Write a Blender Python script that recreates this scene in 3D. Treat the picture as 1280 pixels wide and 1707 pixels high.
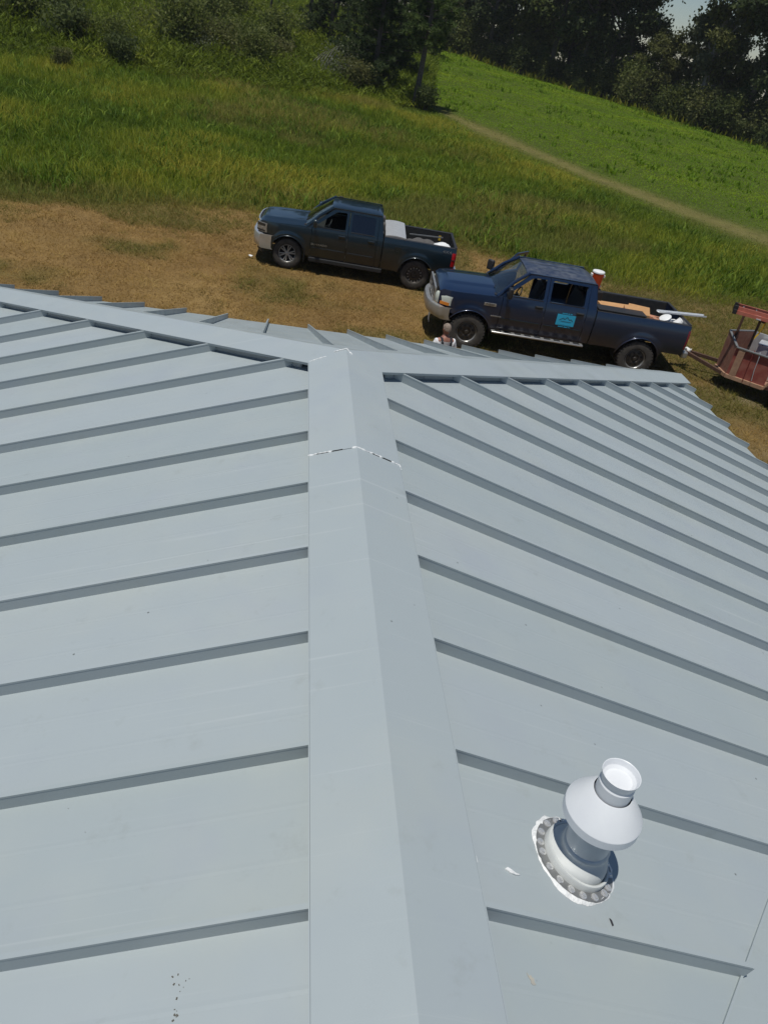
import bpy, bmesh, math, random
import numpy as np
from mathutils import Vector, Matrix

random.seed(7); rng = np.random.default_rng(11)
for o in list(bpy.data.objects): bpy.data.objects.remove(o)
scene = bpy.context.scene
C = scene.collection
R = math.radians

# ------------------------------------------------------------------ camera
ZR = 5.4                                   # height of the ridge above the yard
YAW, PIT, ROL = 0.1894, 0.5653, 0.1992
CAM = np.array([-0.3583, 0.0, ZR + 1.4469]); FPX = 1308.77; PW, PH = 1280, 1707
_f = np.array([math.sin(YAW)*math.cos(PIT), math.cos(YAW)*math.cos(PIT), -math.sin(PIT)])
_r = np.array([math.cos(YAW), -math.sin(YAW), 0.0]); _u = np.cross(_r, _f)
CR = _r*math.cos(ROL) + _u*math.sin(ROL); CU = -_r*math.sin(ROL) + _u*math.cos(ROL); CF = _f
cd = bpy.data.cameras.new('camera'); co = bpy.data.objects.new('camera', cd); C.objects.link(co)
M = Matrix.Identity(4)
for i in range(3):
    M[i][0] = CR[i]; M[i][1] = CU[i]; M[i][2] = -CF[i]; M[i][3] = CAM[i]
co.matrix_world = M
cd.sensor_fit = 'HORIZONTAL'; cd.sensor_width = 36.0; cd.lens = 36.0*FPX/PW
cd.clip_start = 0.05; cd.clip_end = 3000
scene.camera = co

# ------------------------------------------------------------------ sky, sun, exposure
SUN = Vector((-0.17, -0.17, 1.0)).normalized()
elev = math.asin(SUN.z); azim = math.atan2(SUN.x, SUN.y)
w = bpy.data.worlds.new('World'); scene.world = w; w.use_nodes = True
nt = w.node_tree; nt.nodes.clear()
sk = nt.nodes.new('ShaderNodeTexSky'); sk.sky_type = 'NISHITA'; sk.sun_disc = False
sk.sun_elevation = elev; sk.sun_rotation = azim; sk.altitude = 200; sk.air_density = 1.0; sk.dust_density = 0.15; sk.ozone_density = 4.0
bg = nt.nodes.new('ShaderNodeBackground'); bg.inputs[1].default_value = 0.06
ow = nt.nodes.new('ShaderNodeOutputWorld')
nt.links.new(sk.outputs[0], bg.inputs[0]); nt.links.new(bg.outputs[0], ow.inputs[0])
sl = bpy.data.lights.new('sun', 'SUN'); sl.energy = 3.6; sl.angle = R(0.53); sl.color = (1.0, 0.965, 0.90)
so = bpy.data.objects.new('sun', sl); C.objects.link(so); so.location = (0, 0, 60)
so.rotation_euler = (-SUN).to_track_quat('-Z', 'Y').to_euler()
scene.view_settings.view_transform = 'Standard'; scene.view_settings.look = 'None'
scene.view_settings.exposure = 0.0; scene.view_settings.gamma = 1.0; scene.view_settings.use_curve_mapping = False
scene.render.resolution_x = 767; scene.render.resolution_y = 1024
try:
    scene.cycles.max_bounces = 6; scene.cycles.transparent_max_bounces = 8
except Exception: pass

# ------------------------------------------------------------------ helpers
def vnoise(x, y, seed=0):
    x = np.asarray(x, float); y = np.asarray(y, float)
    xi = np.floor(x).astype(np.int64); yi = np.floor(y).astype(np.int64)
    fx = x-xi; fy = y-yi; fx = fx*fx*(3-2*fx); fy = fy*fy*(3-2*fy)
    def h(a, b):
        n = (a*374761393 + b*668265263 + seed*974711) & 0x7fffffff
        n = ((n ^ (n >> 13))*1274126177) & 0x7fffffff
        return ((n ^ (n >> 16)) & 0xffff)/65535.0
    return (h(xi, yi)*(1-fx)+h(xi+1, yi)*fx)*(1-fy) + (h(xi, yi+1)*(1-fx)+h(xi+1, yi+1)*fx)*fy
def fbm(x, y, seed=0, o=3):
    v = 0; a = 1; t = 0
    for k in range(o):
        v = v+a*vnoise(np.asarray(x)*2**k, np.asarray(y)*2**k, seed+k*17); t += a; a *= .5
    return v/t
def softplus(t): return np.logaddexp(0, t)
def sstep(a, b, x): t = np.clip((np.asarray(x, float)-a)/(b-a), 0, 1); return t*t*(3-2*t)

def ground_z(x, y):
    x = np.asarray(x, float); y = np.asarray(y, float)
    d = np.hypot(x+.36, y); az = np.degrees(np.arctan2(x+.36, np.maximum(y, 1e-3)))
    az = np.clip(az, -45, 50)
    base = .038*softplus(d-19)
    s2 = np.interp(az, [-20, -5, 8, 30], [.066, .056, .036, .012])
    z = base+(s2-.038)*4*softplus((d-45)/4)
    dc = np.interp(az, [-20, 0, 8, 30], [230, 170, 116, 92])
    z = z-(s2+.05)*6*softplus((d-dc)/6)
    z = z+(fbm(x/5, y/5, 3)-.5)*.22*sstep(26, 45, d)+(fbm(x/14, y/14, 9)-.5)*.6*sstep(40, 75, d)
    return np.maximum(z, -9)
def ray(px, py): return CF+CR*(px-PW/2)/FPX-CU*(py-PH/2)/FPX
def gp(px, py, far=260):
    d = ray(px, py); d = d/np.hypot(d[0], d[1]); t = np.arange(10, far, .1)
    X = CAM[0]+t*d[0]; Y = CAM[1]+t*d[1]; Z = CAM[2]+t*d[2]
    g = ground_z(X, Y); k = np.argmax(Z <= g)
    if Z[k] > g[k]: k = len(t)-1
    return Vector((X[k], Y[k], float(g[k])))
def polar(px, py, dist):
    """point on the terrain in the direction of a pixel at a given distance"""
    d = ray(px, py); d = d/np.hypot(d[0], d[1]); x = CAM[0]+dist*d[0]; y = CAM[1]+dist*d[1]
    return Vector((x, y, float(ground_z(x, y))))

class MB:
    def __init__(s): s.v = []; s.f = []
    def add(s, vs, fs):
        n = len(s.v); s.v += [tuple(map(float, p)) for p in vs]; s.f += [tuple(i+n for i in f) for f in fs]; return s
    def box(s, c, d, rot=None):
        x, y, z = d[0]/2, d[1]/2, d[2]/2
        vs = [Vector(p) for p in [(-x,-y,-z),(x,-y,-z),(x,y,-z),(-x,y,-z),(-x,-y,z),(x,-y,z),(x,y,z),(-x,y,z)]]
        if rot is not None: vs = [rot @ p for p in vs]
        vs = [p+Vector(c) for p in vs]
        return s.add(vs, [(0,3,2,1),(4,5,6,7),(0,1,5,4),(1,2,6,5),(2,3,7,6),(3,0,4,7)])
    def bar(s, a, b, w, h, up=(0,0,1)):
        a = Vector(a); b = Vector(b); d = b-a; L = d.length; d.normalize(); u = Vector(up)
        sd = d.cross(u); sd = sd.normalized() if sd.length > 1e-6 else Vector((1,0,0)); u = sd.cross(d)
        rot = Matrix((d, sd, u)).transposed()
        return s.box((a+b)/2, (L, w, h), rot)
    def tube(s, pts, r, n=8, cap=True):
        pts = [Vector(p) for p in pts]; rs = r if hasattr(r, '__len__') else [r]*len(pts)
        vs = []; fs = []
        for i, p in enumerate(pts):
            d = (pts[min(i+1, len(pts)-1)]-pts[max(i-1, 0)]).normalized()
            a = d.cross(Vector((0,0,1))); a = a.normalized() if a.length > .05 else Vector((1,0,0)); b = d.cross(a)
            for k in range(n):
                t = 2*math.pi*k/n; vs.append(p+a*rs[i]*math.cos(t)+b*rs[i]*math.sin(t))
        for i in range(len(pts)-1):
            for k in range(n):
                fs.append((i*n+k, i*n+(k+1)%n, (i+1)*n+(k+1)%n, (i+1)*n+k))
        if cap: fs += [tuple(range(n))[::-1], tuple((len(pts)-1)*n+k for k in range(n))]
        return s.add(vs, fs)
    def lathe(s, prof, n=32, c=(0,0,0), axis='z', closed=False):
        vs = []; fs = []; m = len(prof)
        for k in range(n):
            t = 2*math.pi*k/n; ct, st = math.cos(t), math.sin(t)
            for (r, h) in prof:
                p = (r*ct, r*st, h) if axis == 'z' else ((r*ct, h, r*st) if axis == 'y' else (h, r*ct, r*st))
                vs.append((p[0]+c[0], p[1]+c[1], p[2]+c[2]))
        for k in range(n):
            for i in range(m if closed else m-1):
                j = (i+1) % m
                fs.append((k*m+i, ((k+1)%n)*m+i, ((k+1)%n)*m+j, k*m+j))
        return s.add(vs, fs)
    def grid(s, pts):
        nu = len(pts); nv = len(pts[0]); vs = [p for row in pts for p in row]
        return s.add(vs, [(i*nv+j, (i+1)*nv+j, (i+1)*nv+j+1, i*nv+j+1) for i in range(nu-1) for j in range(nv-1)])
    def slab(s, pts, off):
        """grid plus an offset copy and the rim between them: a curved panel with thickness"""
        nu = len(pts); nv = len(pts[0]); off = Vector(off)
        A = [Vector(p) for row in pts for p in row]; n = len(A); B = [p+off for p in A]
        fs = [(i*nv+j, (i+1)*nv+j, (i+1)*nv+j+1, i*nv+j+1) for i in range(nu-1) for j in range(nv-1)]
        fs += [tuple(n+k for k in f[::-1]) for f in fs]
        rim = [(i, 0) for i in range(nu)]+[(nu-1, j) for j in range(1, nv)]+[(i, nv-1) for i in range(nu-2, -1, -1)]+[(0, j) for j in range(nv-2, 0, -1)]
        ids = [i*nv+j for i, j in rim]
        for k in range(len(ids)):
            a, b = ids[k], ids[(k+1) % len(ids)]; fs.append((b, a, a+n, b+n))
        return s.add(A+B, fs)
    def prism(s, poly, off):
        """flat polygon (3D points) extruded by a vector"""
        A = [Vector(p) for p in poly]; n = len(A); off = Vector(off)
        return s.add(A+[p+off for p in A], [tuple(range(n)), tuple(range(2*n-1, n-1, -1))]+[((k+1)%n, k, k+n, (k+1)%n+n) for k in range(n)])
    def mesh(s, name, smooth=None, fixn=True):
        me = bpy.data.meshes.new(name); me.from_pydata(s.v, [], s.f)
        if fixn:
            bm = bmesh.new(); bm.from_mesh(me); bmesh.ops.recalc_face_normals(bm, faces=bm.faces); bm.to_mesh(me); bm.free()
        if smooth is not None:
            me.polygons.foreach_set('use_smooth', [True]*len(me.polygons))
            try: me.set_sharp_from_angle(angle=R(smooth))
            except Exception: pass
        me.update(); return me
    def build(s, name, mat=None, parent=None, smooth=None, fixn=True, bevel=0):
        me = s.mesh(name, smooth, fixn)
        if mat: me.materials.append(mat)
        o = bpy.data.objects.new(name, me); C.objects.link(o)
        if parent: o.parent = parent
        if bevel:
            b = o.modifiers.new('bevel', 'BEVEL'); b.width = bevel; b.segments = 2; b.limit_method = 'ANGLE'; b.angle_limit = R(40)
        return o
def tag(o, label=None, cat=None, group=None, kind=None):
    if label: o['label'] = label
    if cat: o['category'] = cat
    if group: o['group'] = group
    if kind: o['kind'] = kind
    return o
def empty(name, loc=(0,0,0), rz=0, label=None, cat=None, group=None):
    o = bpy.data.objects.new(name, None); C.objects.link(o); o.location = loc; o.rotation_euler = (0,0,rz)
    o.empty_display_size = .2
    return tag(o, label, cat, group)
def link_copy(ob, parent=None):
    c = ob.copy(); C.objects.link(c); c.parent = parent
    for ch in ob.children: link_copy(ch, c)
    return c

# ------------------------------------------------------------------ materials
def new_mat(name):
    m = bpy.data.materials.new(name); m.use_nodes = True; n = m.node_tree; b = n.nodes['Principled BSDF']; return m, n, b
def mat(name, c, c2=None, scale=8, rough=.6, metal=0, bump=0, bscale=40, coat=0, spec=.5, detail=4, dirt=None):
    m, n, b = new_mat(name); N = n.nodes; L = n.links
    b.inputs['Roughness'].default_value = rough; b.inputs['Metallic'].default_value = metal
    b.inputs['Specular IOR Level'].default_value = spec; b.inputs['Coat Weight'].default_value = coat; b.inputs['Coat Roughness'].default_value = .06
    b.inputs['Base Color'].default_value = (*c, 1)
    tc = N.new('ShaderNodeTexCoord'); out = None
    if c2:
        nz = N.new('ShaderNodeTexNoise'); nz.inputs['Scale'].default_value = scale; nz.inputs['Detail'].default_value = detail
        L.new(tc.outputs['Object'], nz.inputs['Vector'])
        cr = N.new('ShaderNodeValToRGB'); cr.color_ramp.elements[0].position = .32; cr.color_ramp.elements[1].position = .68
        cr.color_ramp.elements[0].color = (*c, 1); cr.color_ramp.elements[1].color = (*c2, 1)
        L.new(nz.outputs['Fac'], cr.inputs['Fac']); out = cr.outputs['Color']; L.new(out, b.inputs['Base Color'])
    if dirt:                                            # road dust splashed up from below: (colour, z from, z to)
        dc, z0, z1, amt = dirt
        sp = N.new('ShaderNodeSeparateXYZ'); L.new(tc.outputs['Object'], sp.inputs[0])
        mr = N.new('ShaderNodeMapRange'); mr.inputs[1].default_value = z0; mr.inputs[2].default_value = z1; mr.inputs[3].default_value = amt; mr.inputs[4].default_value = 0.0
        L.new(sp.outputs['Z'], mr.inputs[0])
        nz2 = N.new('ShaderNodeTexNoise'); nz2.inputs['Scale'].default_value = 7; nz2.inputs['Detail'].default_value = 8; nz2.inputs['Roughness'].default_value = .7
        L.new(tc.outputs['Object'], nz2.inputs['Vector'])
        mu = N.new('ShaderNodeMath'); mu.operation = 'MULTIPLY'; L.new(mr.outputs[0], mu.inputs[0]); L.new(nz2.outputs['Fac'], mu.inputs[1])
        mu2 = N.new('ShaderNodeMath'); mu2.operation = 'MULTIPLY'; mu2.inputs[1].default_value = 1.7; mu2.use_clamp = True; L.new(mu.outputs[0], mu2.inputs[0])
        mx = N.new('ShaderNodeMix'); mx.data_type = 'RGBA'; mx.inputs['A'].default_value = (*c, 1); mx.inputs['B'].default_value = (*dc, 1)
        if out: L.new(out, mx.inputs['A'])
        L.new(mu2.outputs[0], mx.inputs['Factor']); L.new(mx.outputs['Result'], b.inputs['Base Color'])
        mr2 = N.new('ShaderNodeMapRange'); mr2.inputs[3].default_value = rough; mr2.inputs[4].default_value = .85
        L.new(mu2.outputs[0], mr2.inputs[0]); L.new(mr2.outputs[0], b.inputs['Roughness'])
        mr3 = N.new('ShaderNodeMapRange'); mr3.inputs[3].default_value = coat; mr3.inputs[4].default_value = 0; mr3.inputs[2].default_value = .6
        L.new(mu2.outputs[0], mr3.inputs[0]); L.new(mr3.outputs[0], b.inputs['Coat Weight'])
    if bump:
        nb = N.new('ShaderNodeTexNoise'); nb.inputs['Scale'].default_value = bscale; nb.inputs['Detail'].default_value = 5
        L.new(tc.outputs['Object'], nb.inputs['Vector'])
        bp = N.new('ShaderNodeBump'); bp.inputs['Strength'].default_value = bump; bp.inputs['Distance'].default_value = .02
        L.new(nb.outputs['Fac'], bp.inputs['Height']); L.new(bp.outputs['Normal'], b.inputs['Normal'])
    return m
def mat_attr(name, rough=.7, transl=.35, spec=.25):
    """foliage: colour from the mesh's own colour attribute, diffuse plus light passing through the leaf"""
    m, n, b = new_mat(name); N = n.nodes; L = n.links
    at = N.new('ShaderNodeAttribute'); at.attribute_name = 'Col'
    L.new(at.outputs['Color'], b.inputs['Base Color']); b.inputs['Roughness'].default_value = rough; b.inputs['Specular IOR Level'].default_value = spec
    tr = N.new('ShaderNodeBsdfTranslucent'); L.new(at.outputs['Color'], tr.inputs['Color'])
    mx = N.new('ShaderNodeMixShader'); mx.inputs[0].default_value = transl
    L.new(b.outputs[0], mx.inputs[1]); L.new(tr.outputs[0], mx.inputs[2]); L.new(mx.outputs[0], n.nodes['Material Output'].inputs[0])
    return m
def mat_glass(name, tint=(.55,.62,.6), rough=.02, mixf=None):
    m, n, b = new_mat(name); N = n.nodes; L = n.links; N.remove(b)
    tr = N.new('ShaderNodeBsdfTransparent'); tr.inputs[0].default_value = (*tint, 1)
    gl = N.new('ShaderNodeBsdfGlossy'); gl.inputs['Roughness'].default_value = rough; gl.inputs['Color'].default_value = (.95, .97, 1, 1)
    fr = N.new('ShaderNodeFresnel'); fr.inputs[0].default_value = 1.9
    mx = N.new('ShaderNodeMixShader'); L.new(fr.outputs[0], mx.inputs[0]); L.new(tr.outputs[0], mx.inputs[1]); L.new(gl.outputs[0], mx.inputs[2])
    L.new(mx.outputs[0], n.nodes['Material Output'].inputs[0]); return m
def mat_roof():
    m, n, b = new_mat('painted_metal_roof'); N = n.nodes; L = n.links
    tc = N.new('ShaderNodeTexCoord'); oi = N.new('ShaderNodeObjectInfo')
    base = N.new('ShaderNodeMix'); base.data_type = 'RGBA'; base.inputs['A'].default_value = (.335, .383, .393, 1); base.inputs['B'].default_value = (.360, .406, .424, 1)
    L.new(oi.outputs['Random'], base.inputs['Factor'])
    def noise(sc, det, rgh=.5):
        z = N.new('ShaderNodeTexNoise'); z.inputs['Scale'].default_value = sc; z.inputs['Detail'].default_value = det; z.inputs['Roughness'].default_value = rgh
        L.new(tc.outputs['Object'], z.inputs['Vector']); return z
    def rng_(src, a, bb, c, d):
        r = N.new('ShaderNodeMapRange'); r.inputs[1].default_value = a; r.inputs[2].default_value = bb; r.inputs[3].default_value = c; r.inputs[4].default_value = d; L.new(src, r.inputs[0]); return r.outputs[0]
    def mix(a, col, fac):
        x = N.new('ShaderNodeMix'); x.data_type = 'RGBA'; L.new(a, x.inputs['A']); x.inputs['B'].default_value = (*col, 1); L.new(fac, x.inputs['Factor']); return x.outputs['Result']
    c = base.outputs['Result']
    c = mix(c, (.40, .43, .40), rng_(noise(2.2, 5, .6).outputs['Fac'], .48, .78, 0, .38))        # chalky greenish film
    c = mix(c, (.30, .33, .40), rng_(noise(3.7, 3).outputs['Fac'], .55, .8, 0, .25))
    mp = N.new('ShaderNodeMapping'); mp.inputs['Scale'].default_value = (1.2, 60, 1.2); L.new(tc.outputs['Object'], mp.inputs[0])
    st = N.new('ShaderNodeTexNoise'); st.inputs['Scale'].default_value = 1.0; st.inputs['Detail'].default_value = 3; L.new(mp.outputs[0], st.inputs['Vector'])
    c = mix(c, (.44, .48, .49), rng_(st.outputs['Fac'], .64, .76, 0, .45))                          # scuffs along the panels
    c = mix(c, (.27, .30, .29), rng_(noise(9, 6, .7).outputs['Fac'], .60, .74, 0, .35))                # boot scuffs and handling marks
    vo = N.new('ShaderNodeTexVoronoi'); vo.inputs['Scale'].default_value = 9; L.new(tc.outputs['Object'], vo.inputs['Vector'])
    n2 = noise(4.3, 2)
    spk = rng_(vo.outputs['Distance'], .018, .042, 1, 0); gate = rng_(n2.outputs['Fac'], .46, .52, 0, .8)
    mu = N.new('ShaderNodeMath'); mu.operation = 'MULTIPLY'; L.new(spk, mu.inputs[0]); L.new(gate, mu.inputs[1])
    c = mix(c, (.06, .065, .06), mu.outputs[0])                                                      # grit
    vo2 = N.new('ShaderNodeTexVoronoi'); vo2.inputs['Scale'].default_value = 5.3; L.new(tc.outputs['Object'], vo2.inputs['Vector'])
    spk2 = rng_(vo2.outputs['Distance'], .012, .03, 1, 0); gate2 = rng_(noise(6.1, 2).outputs['Fac'], .55, .6, 0, .9)
    mu2 = N.new('ShaderNodeMath'); mu2.operation = 'MULTIPLY'; L.new(spk2, mu2.inputs[0]); L.new(gate2, mu2.inputs[1])
    c = mix(c, (.7, .72, .7), mu2.outputs[0])                                                        # flecks of sealant
    L.new(c, b.inputs['Base Color']); b.inputs['Specular IOR Level'].default_value = .4
    L.new(rng_(noise(6, 4).outputs['Fac'], .3, .7, .30, .48), b.inputs['Roughness'])
    bp = N.new('ShaderNodeBump'); bp.inputs['Strength'].default_value = .5; bp.inputs['Distance'].default_value = .014
    L.new(noise(2.6, 1).outputs['Fac'], bp.inputs['Height']); L.new(bp.outputs[0], b.inputs['Normal'])
    return m
def mat_ground():
    m, n, b = new_mat('soil_and_thatch'); N = n.nodes; L = n.links
    tc = N.new('ShaderNodeTexCoord'); at = N.new('ShaderNodeAttribute'); at.attribute_name = 'Col'
    def nz(sc, d): 
        z = N.new('ShaderNodeTexNoise'); z.inputs['Scale'].default_value = sc; z.inputs['Detail'].default_value = d; z.inputs['Roughness'].default_value = .7; L.new(tc.outputs['Object'], z.inputs['Vector']); return z
    a = nz(1.6, 6); c = nz(14, 6)
    add = N.new('ShaderNodeMath'); add.operation = 'ADD'; L.new(a.outputs['Fac'], add.inputs[0]); L.new(c.outputs['Fac'], add.inputs[1])
    mr = N.new('ShaderNodeMapRange'); mr.inputs[1].default_value = .6; mr.inputs[2].default_value = 1.4; mr.inputs[3].default_value = .55; mr.inputs[4].default_value = 1.45; L.new(add.outputs[0], mr.inputs[0])
    mx = N.new('ShaderNodeMix'); mx.data_type = 'RGBA'; mx.blend_type = 'MULTIPLY'; mx.inputs['Factor'].default_value = 1
    L.new(at.outputs['Color'], mx.inputs['A']); L.new(mr.outputs[0], mx.inputs['B']); L.new(mx.outputs['Result'], b.inputs['Base Color'])
    b.inputs['Roughness'].default_value = .95; b.inputs['Specular IOR Level'].default_value = .1
    bp = N.new('ShaderNodeBump'); bp.inputs['Strength'].default_value = .8; bp.inputs['Distance'].default_value = .06; L.new(c.outputs['Fac'], bp.inputs['Height']); L.new(bp.outputs[0], b.inputs['Normal'])
    return m

MT = {}
MT['roof'] = mat_roof()
MT['deck'] = mat('roof_underlay', (.05,.05,.055), rough=.9)
MT['closure'] = mat('closure_metal', (.34,.385,.40), rough=.45)
MT['sealant'] = mat('white_sealant', (.82,.83,.82), (.7,.72,.72), 30, rough=.5, bump=.5, bscale=60)
MT['wall'] = mat('house_siding', (.55,.54,.5), (.6,.59,.55), 3, rough=.8)
MT['white_paint'] = mat('white_painted_metal', (.73,.75,.76), (.68,.70,.72), 12, rough=.35)
MT['boot'] = mat('grey_white_rubber', (.60,.62,.60), (.52,.54,.53), 18, rough=.55)
MT['galv'] = mat('galvanised_pipe', (.52,.56,.59), (.46,.5,.53), 25, rough=.4, metal=.35)
MT['ring'] = mat('aluminium_ring', (.26,.265,.26), (.20,.205,.205), 40, rough=.4, metal=.4)
MT['screw'] = mat('screw_steel', (.66,.66,.65), rough=.22, metal=.55)
MT['dark'] = mat('matte_black', (.012,.012,.013), rough=.8)
MT['trim'] = mat('black_plastic', (.02,.021,.023), rough=.55)
MT['rubber'] = mat('dusty_tyre_rubber', (.042,.039,.036), (.085,.075,.062), 9, rough=.9, bump=.3)
MT['chrome'] = mat('chrome', (.66,.67,.69), (.55,.56,.57), 6, rough=.16, metal=.65)
MT['dull_chrome'] = mat('dusty_chrome', (.46,.46,.45), (.38,.37,.34), 10, rough=.3, metal=.6)
MT['alloy'] = mat('alloy_wheel', (.50,.49,.47), (.40,.39,.36), 12, rough=.35, metal=.25)
MT['steel_dark'] = mat('dark_wheel', (.055,.05,.045), (.09,.08,.07), 14, rough=.5, metal=.5)
MT['glass'] = mat_glass('clear_glass', (.62,.72,.70))
MT['tint'] = mat_glass('tinted_glass', (.10,.11,.12))
MT['glass_dark'] = mat('dark_lens', (.02,.025,.03), rough=.08, coat=1)
MT['lens'] = mat('headlight_lens', (.62,.66,.58), (.5,.55,.5), 25, rough=.12, coat=.6)
MT['amber'] = mat('amber_lens', (.75,.25,.04), rough=.2)
MT['red_lens'] = mat('red_lens', (.45,.012,.015), rough=.15, coat=.5)
MT['bedliner'] = mat('bed_liner', (.014,.015,.017), (.028,.027,.025), 10, rough=.8)
MT['seat'] = mat('grey_seat_cloth', (.10,.095,.09), (.075,.07,.068), 10, rough=.9)
MT['interior'] = mat('cab_interior', (.035,.034,.034), rough=.8)
MT['alu'] = mat('aluminium_box', (.62,.63,.63), (.54,.55,.55), 8, rough=.35, metal=.4)
MT['orange'] = mat('orange_plastic', (.75,.09,.015), (.68,.075,.012), 8, rough=.4)
MT['white_plastic'] = mat('white_plastic', (.8,.81,.8), (.72,.73,.72), 9, rough=.4)
MT['cardboard'] = mat('cardboard', (.55,.31,.14), (.48,.26,.11), 8, rough=.85)
MT['cardboard2'] = mat('pinkish_cardboard', (.52,.24,.15), (.45,.2,.12), 8, rough=.85)
MT['ink'] = mat('dark_print', (.03,.03,.035), rough=.7)
MT['cyan'] = mat('cyan_magnet_sheet', (.03,.42,.66), (.03,.38,.6), 5, rough=.45)
MT['skin'] = mat('skin', (.36,.17,.115), (.30,.13,.09), 14, rough=.55)
MT['hair'] = mat('cropped_hair', (.30,.24,.19), (.2,.15,.12), 40, rough=.8, bump=.4, bscale=120)
MT['shirt'] = mat('white_shirt', (.78,.78,.79), (.7,.7,.71), 6, rough=.85, bump=.3, bscale=25)
MT['strap'] = mat('dark_webbing', (.02,.021,.028), rough=.8)
MT['denim'] = mat('blue_denim', (.055,.075,.13), (.04,.055,.1), 20, rough=.9)
MT['boots'] = mat('brown_leather', (.09,.05,.025), rough=.7)
MT['red_wood'] = mat('weathered_red_panel', (.24,.045,.036), (.32,.11,.08), 5, rough=.7, bump=.2, detail=7)
MT['brown_wood'] = mat('weathered_brown_panel', (.24,.10,.07), (.32,.17,.115), 6, rough=.8, bump=.3, detail=7)
MT['tan_wood'] = mat('tan_board', (.42,.26,.16), (.33,.19,.12), 8, rough=.8, bump=.3)
MT['fiberglass'] = mat('pink_red_fibreglass', (.50,.17,.12), (.44,.13,.09), 8, rough=.5)
MT['maroon'] = mat('dark_red_rung', (.16,.025,.02), rough=.5)
MT['rust'] = mat('rusty_steel', (.06,.032,.022), (.1,.05,.03), 14, rough=.8, bump=.3)
MT['yellow'] = mat('yellow_strap', (.7,.45,.03), rough=.7)
MT['orange_cord'] = mat('orange_cord', (.75,.2,.05), rough=.6)
MT['rim_white'] = mat('pale_trim_metal', (.66,.67,.66), rough=.4)
MT['grit'] = mat('grey_brown_grit', (.10,.095,.08), rough=.9)
MT['mud'] = mat('dried_mud', (.42,.40,.34), (.36,.35,.31), 40, rough=.95)
MT['bark'] = mat('bark', (.075,.06,.048), (.12,.105,.09), 9, rough=.95, bump=.6, bscale=18)
MT['bark_pale'] = mat('pale_bark', (.19,.17,.145), (.28,.26,.23), 6, rough=.95, bump=.5, bscale=15)
MT['leaf'] = mat_attr('leaves', .6, .5)
MT['grass'] = mat_attr('grass_blades', .7, .42)
MT['ground'] = mat_ground()
DUST = (.17,.12,.075)
MT['navy'] = mat('navy_car_paint', (.0075,.022,.062), rough=.28, metal=.3, coat=1.0, spec=.5, dirt=(DUST, .5, 1.0, .42))
MT['slate'] = mat('dark_slate_car_paint', (.0085,.021,.031), rough=.28, metal=.3, coat=1.0, spec=.5, dirt=(DUST, .35, .85, .22))
MT['faded'] = mat('faded_navy_roof', (.012,.022,.055), (.10,.11,.13), 7, rough=.45, metal=.1, coat=.4, detail=8)

# ================================================================== THE GROUND
EDGE_X = [-40, -8.7, -1.9, 5.7, 10.7, 13.7, 17, 40]; EDGE_Y = [22, 25.2, 28.0, 27.4, 25.7, 24.8, 25.6, 26]
def edge_y(x): return np.interp(x, EDGE_X, EDGE_Y)+(fbm(np.asarray(x)*.7, 0*np.asarray(x), 5)-.5)*1.6
_tp = [gp(x, y) for x, y in [(712, 172), (780, 208), (850, 236), (930, 270), (1000, 300), (1065, 324), (1130, 348), (1200, 374), (1290, 404)]]
TRX = np.array([p.x for p in _tp]); TRY = np.array([p.y for p in _tp])
TRX = np.append(TRX, TRX[-1]+14); TRY = np.append(TRY, TRY[-1]-6)
def track_y(x): return np.interp(x, TRX, TRY)
def track_d(x, y):
    """signed distance to the worn track, positive on the hill side"""
    return (np.asarray(y)-track_y(x))*.75
def weed_d(x, y):
    """distance behind the line where the tall weeds begin"""
    d = np.hypot(np.asarray(x)+.36, y); az = np.degrees(np.arctan2(np.asarray(x)+.36, np.maximum(y, .1)))
    return d-WL(az)
_wl = [gp(x, y) for x, y in [(0, 92), (150, 108), (300, 130), (430, 148), (560, 162), (640, 172), (705, 182)]]
_wa = [math.degrees(math.atan2(p.x+.36, p.y)) for p in _wl]; _wd = [math.hypot(p.x+.36, p.y) for p in _wl]
def WL(az): return np.interp(az, _wa, _wd)+np.where(np.asarray(az) > _wa[-1]+.4, 500, 0)
def dry_mask(x, y):
    e = edge_y(x)-y
    return sstep(-.6, .5, e)
COL = lambda *c: np.array(c)
def ground_col(x, y):
    dm = dry_mask(x, y)[:, None]; n = fbm(x/2.2, y/2.2, 21)[:, None]; n2 = fbm(x/.9, y/.9, 33)[:, None]
    right = sstep(5, 12, x)[:, None]
    dry = COL(.16, .095, .034)*(1-n)+COL(.27, .18, .068)*n
    gpt = sstep(.54, .70, fbm(x/2.2+9, y/1.5, 47)+.10*sstep(4, 11, x))[:, None]; dry = dry*(1-.55*gpt)+COL(.085, .085, .024)*.55*gpt
    dry = dry*(1-.35*right)+COL(.115, .10, .045)*.35*right
    sand = sstep(.60, .72, fbm(x/1.3+4, y/.8, 55))[:, None]*sstep(9.5, 12, x)[:, None]*sstep(20, 15, y)[:, None]
    dry = dry*(1-sand)+COL(.36, .29, .2)*sand
    grn = COL(.05, .07, .012)*(1-n2)+COL(.075, .10, .016)*n2
    c = dry*dm+grn*(1-dm)
    td = np.abs(track_d(x, y)); tr = (sstep(2.6, .5, td)*sstep(TRX[0]-3, TRX[0]+2, x))[:, None]*(.55+.45*n2)
    return c*(1-tr)+COL(.17, .145, .052)*tr
def axis(lo, hi, fine_lo, fine_hi, step, grow):
    a = list(np.arange(fine_lo, fine_hi+1e-6, step)); s_ = step
    while a[-1] < hi: s_ *= grow; a.append(a[-1]+s_)
    s_ = step
    while a[0] > lo: s_ *= grow; a.insert(0, a[0]-s_)
    return np.array(a)
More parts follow.
